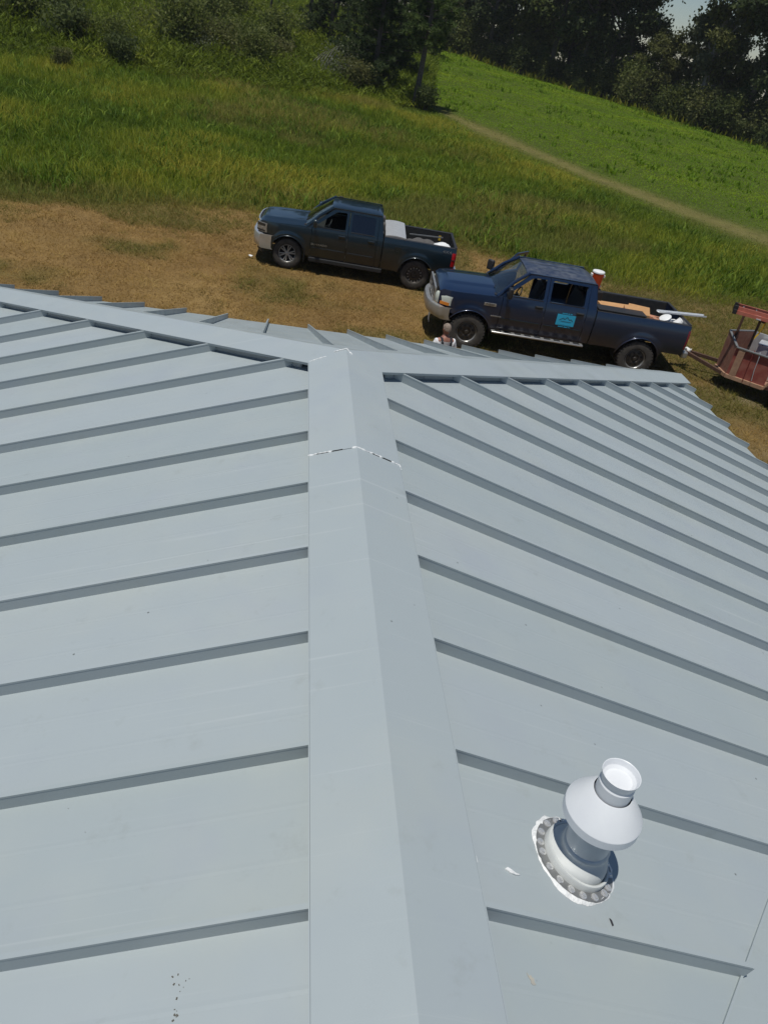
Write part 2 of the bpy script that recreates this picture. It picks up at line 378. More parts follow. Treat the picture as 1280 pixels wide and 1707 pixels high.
gx = axis(-420, 420, -30, 62, .6, 1.16); gy = axis(-260, 620, 6, 124, .6, 1.16)
GX, GY = np.meshgrid(gx, gy, indexing='ij'); GZ = ground_z(GX, GY)
nx, ny = len(gx), len(gy)
gv = np.stack([GX, GY, GZ], -1).reshape(-1, 3)
idx = np.arange(nx*ny).reshape(nx, ny)
gf = np.stack([idx[:-1, :-1], idx[1:, :-1], idx[1:, 1:], idx[:-1, 1:]], -1).reshape(-1, 4)
def np_mesh(name, v, tris=None, quads=None, col=None, material=None, smooth=False):
    """mesh straight from arrays: v (n,3), tris (t,3), quads (q,4), col (n,3)"""
    me = bpy.data.meshes.new(name); me.vertices.add(len(v)); me.vertices.foreach_set('co', np.ascontiguousarray(v, np.float32).ravel())
    loops = []; starts = []; n = 0
    if quads is not None and len(quads): loops.append(quads.ravel()); starts.append(np.arange(len(quads))*4); n = len(quads)*4
    if tris is not None and len(tris): loops.append(tris.ravel()); starts.append(n+np.arange(len(tris))*3)
    loops = np.concatenate(loops).astype(np.int32); starts = np.concatenate(starts).astype(np.int32)
    me.loops.add(len(loops)); me.loops.foreach_set('vertex_index', loops)
    me.polygons.add(len(starts)); me.polygons.foreach_set('loop_start', starts)
    if smooth: me.polygons.foreach_set('use_smooth', np.ones(len(starts), bool))
    me.update(calc_edges=True)
    if col is not None:
        a = me.color_attributes.new('Col', 'FLOAT_COLOR', 'POINT')
        a.data.foreach_set('color', np.concatenate([col, np.ones((len(col), 1))], 1).astype(np.float32).ravel())
    if material: me.materials.append(material)
    return me
def np_obj(name, *a, parent=None, **k):
    o = bpy.data.objects.new(name, np_mesh(name, *a, **k)); C.objects.link(o)
    if parent: o.parent = parent
    return o
g = np_obj('ground', gv, quads=gf, col=ground_col(gv[:, 0], gv[:, 1]), material=MT['ground'], smooth=True)
tag(g, 'gently rising farm ground of dry mown yard, meadow and hill field', 'ground', kind='structure')

# ================================================================== THE HOUSE
m_, HW, HR, YA = 0.3377, 0.18, 0.0463, 3.672          # pitch, cap half width, seam height, end of ridge
WE = 4.07; SP = 0.4064; CA = 1/math.sqrt(1+m_*m_); HZ = HR/CA
house = empty('house', (0, 0, 0), label='house with grey standing seam metal hip roof below the viewer', cat='house')
def hpart(mb, name, mt, parent=None, **k):
    o = mb.build(name, mt, None, **k); o.parent = parent or house
    return o
WY = -0.15                                                # y of the side wing's ridge
class Slope:
    def __init__(s, o, down, along, u0, u1, v0, v1, off, kinks=(), wing=False, gap0=None, gap1=0.0):
        s.o = o; s.d = Vector((*down, 0)); s.a = Vector((*along, 0)); s.u0, s.u1, s.v0, s.v1, s.off, s.k = u0, u1, v0, v1, off, kinks
        s.gap0 = gap0; s.gap1 = gap1
    def P(s, u, v, h=0): 
        p = Vector((*s.o, 0))+s.a*u+s.d*v; p.z = ZR-m_*v+h; return p
    def N(s): return (s.d*m_+Vector((0, 0, 1))).normalized()
def lerp(a, b, t): return a+(b-a)*t
slopes = {
 'left': Slope((0, 0), (-1, 0), (0, 1), WY-WE, YA+WE, lambda u: max(0, u-YA, WY-u), lambda u: WE, 3.3123, (WY, YA)),
 'right': Slope((0, 0), (1, 0), (0, 1), WY+.02, YA+WE, lambda u: max(0, u-YA), lambda u: min(WE, u-WY), 3.3227, (YA, WY+WE)),
 'end': Slope((0, YA), (0, 1), (1, 0), -WE, WE, lambda u: abs(u), lambda u: WE, -.025, (0,)),
 'wing_far': Slope((0, WY), (0, 1), (1, 0), .02, 8.5, lambda u: 0, lambda u: min(WE, u), 1.02, (WE,)),
 'wing_back': Slope((0, WY), (0, -1), (1, 0), -WE, 8.5, lambda u: max(0, -u), lambda u: WE, .2, (0,)),
}
def is_valley(sn, u): 
    return (sn == 'right' and u < WY+WE) or (sn == 'wing_far' and u < WE)
CL = HW-.028                                              # closure strip stands this far from the crease
def top_gap(sn, u):
    s = slopes[sn]
    return CL*math.sqrt(2) if s.v0(u) > 1e-4 else CL
for sn, s in slopes.items():
    # the deck below the panels
    us = sorted(set([s.u0, s.u1]+[k for k in s.k if s.u0 < k < s.u1]))
    poly = [s.P(u, s.v0(u), -HZ-.012) for u in us]+[s.P(u, s.v1(u)-.01, -HZ-.012) for u in reversed(us) if s.v1(u)-s.v0(u) > .02]
    deck = hpart(MB().prism(poly, (0, 0, -.03)), 'roof_slope', MT['deck'])
    ks = range(math.ceil((s.u0-s.off)/SP), math.floor((s.u1-s.off)/SP)+1)
    ribs = [s.off+k*SP for k in ks if s.v1(s.off+k*SP)-s.v0(s.off+k*SP) > .3]
    edges = [s.u0]+ribs+[s.u1]
    for a, b in zip(edges[:-1], edges[1:]):
        if b-a < .02: continue
        a2, b2 = a+.005, b-.005
        uu = [a2]+[k for k in s.k if a2+.01 < k < b2-.01]+[b2]
        lo = lambda u: s.v0(u)+.03
        hi = lambda u: s.v1(u)-(.135 if is_valley(sn, u) else -.03)
        if max(hi(u)-lo(u) for u in uu) < .03: continue
        up = [(u, min(lo(u), hi(u)-.01)) for u in uu]; dn = [(u, hi(u)) for u in reversed(uu)]
        mb = MB().prism([s.P(u, v, -HZ) for u, v in up+dn], (0, 0, -.0035))
        # two pencil ribs rolled into every panel
        if b-a > .3:
            for t in (1/3, 2/3):
                u = lerp(a, b, t); 
                if hi(u)-lo(u) > .2: a_, b_ = lo(u)+.1, hi(u)-.02; mb.add([s.P(u-.009, a_, -HZ+.0001), s.P(u-.009, b_, -HZ+.0001), s.P(u, b_, -HZ+.0008), s.P(u, a_, -HZ+.0008), s.P(u+.009, a_, -HZ+.0001), s.P(u+.009, b_, -HZ+.0001)], [(0, 1, 2, 3), (3, 2, 5, 4)])
        hpart(mb, 'roof_panel', MT['roof'], deck)
    for u in ribs:
        va = s.v0(u)+top_gap(sn, u)-.004; vb = s.v1(u)-(.128 if is_valley(sn, u) else -.035)
        if vb-va < .05: continue
        A = s.P(u, va, -HZ/2); B = s.P(u, vb, -HZ/2)
        mb = MB(); N = s.N(); 
        mb.bar(s.P(u, va, -HZ*.5-.002), s.P(u, vb, -HZ*.5-.002), .011, HR-.004, N)          # the standing leg
        mb.bar(s.P(u, va, -.0045), s.P(u, vb, -.0045), .0126, .006, N)                       # the folded top
        hpart(mb, 'seam_rib', MT['roof'], deck)
    # closure strips between the ribs, under the caps
    for a, b in zip(edges[:-1], edges[1:]):
        if b-a < .1: continue
        uu = [a+.006]+[k for k in s.k if a+.02 < k < b-.02]+[b-.006]
        mb = MB(); ok = False
        for p, q in zip(uu[:-1], uu[1:]):
            eps = .002
            vp = s.v0(p+eps)+top_gap(sn, p+eps); vq = s.v0(q-eps)+top_gap(sn, q-eps)
            if s.v1(p+eps) < vp+.05 or s.v1(q-eps) < vq+.05: continue
            mb.add([s.P(p, vp, -HZ), s.P(q, vq, -HZ), s.P(q, vq, -.002), s.P(p, vp, -.002), s.P(p, vp-.01, -HZ), s.P(q, vq-.01, -HZ), s.P(q, vq-.01, -.002), s.P(p, vp-.01, -.002)],
                   [(0,1,2,3),(7,6,5,4),(0,4,5,1),(3,2,6,7),(0,3,7,4),(1,5,6,2)])
            # the foot of the strip, screwed down
            mb.add([s.P(p, vp, -HZ+.002), s.P(q, vq, -HZ+.002), s.P(q, vq+.012, -HZ+.002), s.P(p, vp+.012, -HZ+.002)], [(0,1,2,3)]); ok = True
            um = (p+q)/2; vm = (vp+vq)/2
            mb.lathe([(0, .005), (.006, .004), (.008, 0)], 8, tuple(s.P(um, vm+.004, -HZ*.45)))
        if ok: hpart(mb, 'closure_strip', MT['closure'], deck)
# caps: strips lying on the two slopes either side of a crease
TH = .0022
def cap(name, halves, smooth=None):
    """halves: list of (slope, [(u,v)...] polygon, edge (i,j) that is hemmed)"""
    mb = MB()
    for sn, poly, hem in halves:
        s = slopes[sn]
        mb.prism([s.P(u, v, TH+.001) for u, v in poly], (0, 0, -TH))
        if hem:
            (u0, v0), (u1, v1) = poly[hem[0]], poly[hem[1]]
            a, b = s.P(u0, v0, -.004), s.P(u1, v1, -.004)
            mb.bar(a, b, .003, .013, s.N())
    return hpart(mb, name, MT['roof'])
def ridge_y(py):
    ys = np.linspace(.3, 3.7, 3000); P = np.stack([0*ys, ys, 0*ys+ZR], -1)-CAM
    return float(ys[np.argmin(np.abs(PH/2-FPX*(P@CU)/(P@CF)-py))])
YJ = ridge_y(746); k2 = HW*math.sqrt(2); mi = k2-HW
cap('ridge_cap', [('left', [(YJ, 0), (YJ, HW), (YA-mi, HW), (YA, 0)], (1, 2)), ('right', [(YJ, 0), (YJ, HW), (YA-mi, HW), (YA, 0)], (1, 2))])
nc = cap('ridge_cap', [('left', [(WY, 0), (WY-.0, HW), (YJ-.004, HW), (YJ-.004, 0)], (1, 2)), ('right', [(WY+.6, 0), (WY+.6, HW), (YJ-.004, HW), (YJ-.004, 0)], (1, 2))])
e = WE+.03
for sd in ('left', 'right'):
    sg = -1 if sd == 'left' else 1
    cap('hip_cap', [(sd, [(YA, 0), (YA-mi, HW), (YA+e-k2, e), (YA+e, e)], (1, 2)),
                    ('end', [(0, 0), (0, k2), (sg*(e-k2), e), (sg*e, e)], (1, 2))])
cap('ridge_cap', [('wing_far', [(.7, 0), (.7, HW), (8.5, HW), (8.5, 0)], (1, 2)), ('wing_back', [(0, 0), (0, HW), (8.5, HW), (8.5, 0)], (1, 2))])
cap('hip_cap', [('left', [(WY, 0), (WY+mi, HW), (WY-e+k2, e), (WY-e, e)], (1, 2)), ('wing_back', [(0, 0), (mi, HW), (-e+k2, e), (-e, e)], (1, 2))])
# valley metal between the right slope and the side wing
mb = MB(); sR, sF = slopes['right'], slopes['wing_far']
for t0, t1 in ((.05, WE+.03),):
    a, b = sR.P(WY+t0, t0, -HZ-.006), sR.P(WY+t1, t1, -HZ-.006)
    mb.prism([a, b, sR.P(WY+t1+.22, t1, -HZ-.006), sR.P(WY+t0+.22, t0, -HZ-.006)], (0, 0, -.003))
    mb.prism([a, b, sF.P(t1+.22, t1, -HZ-.006), sF.P(t0+.22, t0, -HZ-.006)], (0, 0, -.003))
hpart(mb, 'valley_flashing', MT['roof'])
for t0, t1 in ((.30, WE+.02),):
    mb = MB().bar(sR.P(WY+t0+.135, t0, -HZ+.0035), sR.P(WY+t1+.135, t1, -HZ+.001), .006, .007, sR.N()); hpart(mb, 'valley_hem', MT['roof'])
    mb = MB().bar(sF.P(t0+.135, t0, -HZ+.002), sF.P(t1+.135, t1, -HZ+.002), .008, .008, sF.N()); hpart(mb, 'valley_hem', MT['roof'])
# eave trim, soffit and walls
ZE = ZR-m_*WE-HZ
out = [(-WE, WY-WE), (8.5, WY-WE), (8.5, WY+WE), (WE, WY+WE), (WE, YA+WE), (-WE, YA+WE)]
for p, q in zip(out, out[1:]+out[:1]):
    hpart(MB().bar((*p, ZE-.10), (*q, ZE-.10), .025, .16), 'fascia_board', MT['white_paint'])
inn = [(-WE+.4, WY-WE+.4), (8.1, WY-WE+.4), (8.1, WY+WE-.4), (WE-.4, WY+WE-.4), (WE-.4, YA+WE-.4), (-WE+.4, YA+WE-.4)]
for p, q in zip(inn, inn[1:]+inn[:1]):
    hpart(MB().bar((*p, ZE/2-.2), (*q, ZE/2-.2), .18, ZE+.15), 'wall', MT['wall'])
hpart(MB().prism([(x, y, ZE-.17) for x, y in [(-WE, WY-WE), (WE, WY-WE), (WE, YA+WE), (-WE, YA+WE)]], (0, 0, -.02)), 'soffit', MT['white_paint'])
hpart(MB().prism([(x, y, ZE-.172) for x, y in [(WE, WY-WE), (8.5, WY-WE), (8.5, WY+WE), (WE, WY+WE)]], (0, 0, -.02)), 'soffit', MT['white_paint'])
hpart(MB().prism([(8.49, WY-WE, ZE), (8.49, WY+WE, ZE), (8.49, WY, ZR-.06)], (-.05, 0, 0)), 'gable_wall', MT['wall'])
# white sealant beads on the caps
def bead(pts, r, seg=6, jit=.002, gaps=()):
    mb = MB(); P = [Vector(p) for p in pts]; line = []
    for a, b in zip(P[:-1], P[1:]):
        for i in range(seg): line.append(a.lerp(b, i/seg))
    line.append(P[-1]); rr = []
    line = [p+Vector((random.uniform(-jit, jit), random.uniform(-jit, jit), 0)) for p in line]
    for i in range(len(line)-1):
        if any(lo <= i/(len(line)-1) < hi for lo, hi in gaps): continue
        r0 = r*random.uniform(.45, 1.3); mb.tube([line[i], line[i].lerp(line[i+1], .5), line[i+1]], [r0*.6, r0, r*.5], 6)
    return hpart(mb, 'sealant_bead', MT['sealant'])
sL, sRt = slopes['left'], slopes['right']
bead([sL.P(YJ, HW+.003, 0.003), sL.P(YJ, 0, .003), sRt.P(YJ, HW, .003), sRt.P(YJ-.03, HW+.004, .0)], .0042, 10, .0015, gaps=((.16, .27), (.52, .6)))
hpart(MB().prism([sL.P(YJ+.002, HW*.9, .0045), sL.P(YJ+.002, HW*.3, .0045), sL.P(YJ-.004, HW*.3, .0045), sL.P(YJ-.004, HW*.9, .0045)], (0, 0, .0006)), 'lap_gap', MT['dark'])
hpart(MB().prism([sRt.P(YJ+.002, HW*.35, .0045), sRt.P(YJ+.002, HW*.8, .0045), sRt.P(YJ-.005, HW*.8, .0045), sRt.P(YJ-.005, HW*.35, .0045)], (0, 0, .0006)), 'lap_gap', MT['dark'])
bead([(-.06, YA+.0, ZR-.015), (0, YA+.01, ZR+.006), (.03, YA-.03, ZR-.006)], .0035, 5)
bead([sL.P(YA-mi+.01, HW, .004), sL.P(YA-mi+.04, HW*.55, .004)], .0035, 5)

# ------------------------------------------------------------------ vent pipe
def on_right(px, py, h=-HZ):
    d = ray(px, py); t = (ZR+h-CAM[2]-m_*CAM[0])/(d[2]+m_*d[0]); return Vector(CAM+t*d)
VB = on_right(962, 1437)
vent = empty('vent_pipe', VB, label='white vent pipe with cone collar and cup sealed to the roof panel', cat='vent pipe')
tilt = Matrix.Rotation(math.atan(m_), 3, 'Y')                      # the foot lies on the roof plane
def tilted(mb): 
    mb.v = [tuple(tilt @ (Vector(p)+Vector((-.012, .003, 0)))) for p in mb.v]; return mb
mb = MB(); n = 56; ro = []; ri = []
for k in range(n):
    t = 2*math.pi*k/n; ro.append(.1165+.004*math.sin(3*t+1)+random.uniform(-.0035, .0035)); ri.append(.098)
vs = []
for k in range(n):
    t = 2*math.pi*k/n; c, s_ = math.cos(t), math.sin(t)
    vs += [(c*ro[k], s_*ro[k], .0005), (c*(ro[k]-.006), s_*(ro[k]-.006), .005+random.uniform(-.001, .002)), (c*(ri[k]+.006), s_*(ri[k]+.006), .006+random.uniform(-.001, .001)), (c*ri[k], s_*ri[k], .001)]
mb.add(vs, [(k*4+i, ((k+1)%n)*4+i, ((k+1)%n)*4+i+1, k*4+i+1) for k in range(n) for i in range(3)])
tilted(mb).build('sealant_ring', MT['sealant'], vent, smooth=50)
tilted(MB().lathe([(.088, .002), (.110, .002), (.110, .0065), (.088, .0075)], 48)).build('clamp_ring', MT['ring'], vent, smooth=40)
for k in range(18):
    t = 2*math.pi*(k+.3)/18+random.uniform(-.06, .06); c = Vector((math.cos(t)*.099, math.sin(t)*.099, .007))
    mb = MB().lathe([(0, .0062), (.0048, .0060), (.0058, .0032), (.0096, .0024), (.0100, 0)], 10, tuple(c))
    tilted(mb).build('screw', MT['screw'], vent, smooth=30)
tilted(MB().lathe([(.088, .004), (.088, .022), (.086, .026), (.081, .0265), (.078, .022), (.078, .010)], 48)).build('boot_rim', MT['boot'], vent, smooth=50)
# the rubber cone of the boot: tilted at the foot, upright at the top
mb = MB(); rows = []
for i in range(11):
    t = i/10; r = [.079,.080,.079,.077,.074,.070,.066,.062,.059,.057,.056][i]; z = [.008,.018,.027,.034,.040,.045,.050,.055,.060,.066,.072][i]
    wgt = 1-min(1, t*1.25); row = []
    for k in range(41):
        a = 2*math.pi*k/40; p = Vector((r*math.cos(a), r*math.sin(a), 0)); q = tilt @ (p+Vector((-.012, .003, 0)))
        row.append(p.lerp(q, wgt)+Vector((0, 0, z)))
    rows.append(row)
mb.grid(rows).build('boot', MT['boot'], vent, smooth=60)
mb = MB()
mb.lathe([(.0525, .068), (.0575, .070), (.058, .076), (.0525, .082)], 36)
mb.build('pipe_sealant', MT['galv'], vent, smooth=50)
MB().lathe([(.0525, .02), (.0525, .24), (.0405, .255), (.0405, .30)], 40).build('pipe', MT['galv'], vent, smooth=40)
MB().lathe([(.054, .183), (.088, .181), (.0905, .183), (.0905, .206), (.0885, .210), (.047, .268), (.044, .271)], 56).build('storm_collar', MT['white_paint'], vent, smooth=18)
MB().lathe([(.041, .24), (.041, .302), (.0385, .306), (.0385, .310), (.0415, .318), (.0435, .330), (.0440, .332), (.0425, .331), (.038, .318), (.031, .312), (0, .311)], 44).build('cup', MT['white_paint'], vent, smooth=22)
# odd scraps on the roof
def scrap(name, px, py, outline, label, cat, mt, side='R', th=.0015, curl=.0):
    P = on_right(px, py); rot = tilt
    mb = MB(); pts = [rot @ Vector((x, y, .0006+curl*abs(x)*abs(x)*20)) for x, y in outline]; mb.prism(pts, tilt @ Vector((0, 0, th)))
    o = mb.build(name, mt); o.location = P; return tag(o, label, cat)
scrap('sealant_scrap', 852, 1454, [(-.018,.002),(-.010,.008),(0,.004),(.010,-.002),(.022,-.004),(.010,-.007),(-.006,-.004)], 'curl of white sealant lying near the vent pipe foot', 'scrap', MT['sealant'], th=.003)
scrap('sealant_scrap', 792, 1433, [(-.003,.010),(.003,.008),(.004,-.008),(-.002,-.010)], 'thin white sealant sliver beside the ridge cap edge', 'scrap', MT['sealant'], th=.002)
scrap('mud_smear', 886, 1634, [(-.010,.012),(-.005,.006),(-.001,.009),(.003,.003),(.006,.004),(.005,-.004),(.008,-.009),(.001,-.011),(-.004,-.008),(-.003,-.002),(-.007,.003)], 'pale dried mud smear on the panel below the vent pipe', 'mud', MT['mud'], th=.0008)
scrap('leaf_scrap', 1018, 1538, [(-.002,.008),(.003,.004),(.004,-.008),(0,-.01),(-.001,-.002)], 'tiny dark leaf bit on the panel under the vent pipe', 'scrap', MT['ink'], th=.002)

def on_left(px, py, h=-HZ):
    d = ray(px, py); t = (ZR+h-CAM[2]+m_*CAM[0])/(d[2]-m_*d[0]); return Vector(CAM+t*d)
tiltL = Matrix.Rotation(-math.atan(m_), 3, 'Y'); gr_ = random.Random(3)
for gx_, gy_, nn_, sp_, lb in ((302, 1637, 9, .014, 'loose cluster of dark grit on a left roof panel'), (293, 1690, 7, .006, 'dark clot of dirt on a left roof panel'), (125, 1322, 4, .05, 'few dark specks on a left roof panel under a seam')):
    mb = MB()
    for k in range(nn_):
        a = gr_.uniform(0, 6.28); q = gr_.uniform(.0008, .0024); c = tiltL @ Vector((gr_.gauss(0, sp_*.6), gr_.gauss(0, sp_), .0008))
        mb.box(c, (q*2, q*1.2, q*.7), tiltL @ Matrix.Rotation(a, 3, 'Z'))
    o = mb.build('grit', MT['grit']); o.location = on_left(gx_, gy_); tag(o, lb, 'grit')

# ================================================================== PICKUP TRUCKS
def arc_lin(a, b, n): return [a+(b-a)*i/(n-1) for i in range(n)]
def make_wheel(parent, loc, side, r, w, style):
    """wheel = rim (part) with tyre, tread and hub as its pieces; side -1 is the near side of the truck"""
    lug = style in ('steel8',)
    rr = r*(.55 if style != 'alloy6' else .585); mb = MB(); f = -1  # outer face towards -y before mirroring
    def L(prof, n=40): return MB().lathe([(a, f*b) for a, b in prof], n, axis='y')
    h = w/2
    rim = L([(rr*.93, -h*.8), (rr*.93, h*.55), (rr*.97, h*.78), (rr*1.0, h*.82), (rr*1.03, h*.74), (rr*1.03, -h*.8)])
    ro = rim.build('wheel', MT['alloy' if style == 'alloy6' else ('dull_chrome' if style == 'steel8' else 'steel_dark')], parent, smooth=40)
    ro.location = loc
    if side > 0: ro.rotation_euler = (0, 0, math.pi)
    t = L([(rr*1.02, -h*.7), (rr*1.12, -h*.92), (r*.86, -h), (r*.955, -h*.9), (r*.99, -h*.7), (r, -h*.3), (r, h*.3), (r*.99, h*.7), (r*.955, h*.9), (r*.86, h), (rr*1.12, h*.92), (rr*1.02, h*.7)], 48)
    t.build('tyre', MT['rubber'], ro, smooth=35)
    tr = MB(); nl = 34 if lug else 60
    for k in range(nl):
        a = 2*math.pi*k/nl
        for row, (yy, ln) in enumerate(((-.62, .5), (0, .4), (.62, .5))):
            aa = a+(math.pi/nl if row == 1 else 0); rot = Matrix.Rotation(-aa, 3, 'Y')
            tr.box(rot @ Vector((r+.002, 0, 0))+Vector((0, yy*h, 0)), (.022 if lug else .010, ln*h, 2*math.pi*r/nl*.62), rot)
        if lug:
            for yy in (-1, 1):
                rot = Matrix.Rotation(-a, 3, 'Y'); tr.box(rot @ Vector((r*.955, 0, 0))+Vector((0, yy*h*.90, 0)), (r*.10, .016, 2*math.pi*r/nl*.55), rot)
    tr.build('tread', MT['rubber'], ro)
    if style == 'alloy6':
        L([(rr*.95, h*.1), (0, h*.1)], 32).build('recess_shade_disc', MT['dark'], ro)  # matte black disc paints the shade of the recess behind the spokes
        for k in range(6):
            a0 = 2*math.pi*k/6+.26
            sp = MB()
            for da in (-.17, .17):
                p0 = Vector((math.cos(a0+da*.6)*rr*.22, f*h*.58, math.sin(a0+da*.6)*rr*.22)); p1 = Vector((math.cos(a0+da)*rr*.95, f*h*.66, math.sin(a0+da)*rr*.95))
                sp.bar(p0, p1, .05, rr*.115, (0, f, 0)) if False else sp.bar(p0, p1, rr*.115, .045, (0, f, 0))
            sp.build('spoke', MT['alloy'], ro, bevel=.006)
        L([(0, h*.72), (rr*.16, h*.71), (rr*.25, h*.64), (rr*.27, h*.4)], 20).build('hub', MT['alloy'], ro, smooth=40)
    else:
        nh = 8 if style == 'steel8' else 14; d = MB()
        L([(rr*.95, h*.50), (rr*.80, h*.62), (rr*.45, h*.66), (rr*.36, h*.50), (0, h*.50)], 40).build('wheel_disc', MT['steel_dark'], ro, smooth=30)
        for k in range(nh):
            a = 2*math.pi*(k+.5)/nh; q = .67 if nh == 8 else .78; rad = rr*(.125 if nh == 8 else .085)
            hb = MB(); c = Vector((math.cos(a)*rr*q, f*h*.655, math.sin(a)*rr*q)); ring = []
            hb.lathe([(rad, f*.004), (rad*.85, f*.004), (0, f*.0)], 14, tuple(c), 'y'); hb.build('vent_hole', MT['dark'], ro)
            if nh != 8:
                b2 = MB(); c2 = Vector((math.cos(a+math.pi/nh)*rr*.88, f*h*.63, math.sin(a+math.pi/nh)*rr*.88)); rot = Matrix.Rotation(-(a+math.pi/nh), 3, 'Y')
                b2.box(c2, (rr*.22, .02, rr*.12), rot); b2.build('spoke_tab', MT['alloy'], ro, bevel=.004)
        L([(0, h*.80), (rr*.17, h*.79), (rr*.20, h*.72), (rr*.20, h*.45)], 18).build('hub', MT['steel_dark'], ro, smooth=40)
    return ro

def text_mesh(body, size, depth=.002):
    cu = bpy.data.curves.new('lettering', 'FONT'); cu.body = body; cu.size = size; cu.extrude = depth; cu.align_x = 'CENTER'; cu.align_y = 'CENTER'; cu.resolution_u = 2
    o = bpy.data.objects.new('lettering', cu); C.objects.link(o); bpy.context.view_layer.update()
    me = bpy.data.meshes.new_from_object(o.evaluated_get(bpy.context.evaluated_depsgraph_get()))
    bpy.data.objects.remove(o); return me
def lettering(body, size, loc, mt, parent, name='badge_lettering', sx=1.0, tilt_x=0.0):
    me = text_mesh(body, size); me.name = name; me.materials.clear(); me.materials.append(mt)
    o = bpy.data.objects.new(name, me); C.objects.link(o); o.parent = parent; o.location = loc
    o.rotation_euler = (R(90)+tilt_x, 0, 0); o.scale = (sx, 1, 1); return o

def fill_holes(outer, holes):
    """triangulate a 2D polygon with holes -> (verts2d, faces)"""
    bm = bmesh.new(); ed = []
    for loop in [outer]+holes:
        vs = [bm.verts.new((x, z, 0)) for x, z in loop]
        for i in range(len(vs)): ed.append(bm.edges.new((vs[i], vs[(i+1) % len(vs)])))
    bmesh.ops.triangle_fill(bm, edges=ed, use_beauty=True, use_dissolve=False)
    bm.verts.index_update(); V = [(v.co.x, v.co.y) for v in bm.verts]; F = [tuple(v.index for v in f.verts) for f in bm.faces]; bm.free()
    return V, F
def round_poly(pts, r, n=4):
    out = []; N = len(pts)
    for i in range(N):
        p0, p, p1 = Vector(pts[i-1]), Vector(pts[i]), Vector(pts[(i+1) % N])
        a = p+(p0-p).normalized()*min(r, (p0-p).length*.45); b = p+(p1-p).normalized()*min(r, (p1-p).length*.45)
        for k in range(n+1):
            t = k/n; out.append(tuple((1-t)**2*a+2*t*(1-t)*p+t*t*b))
    return out

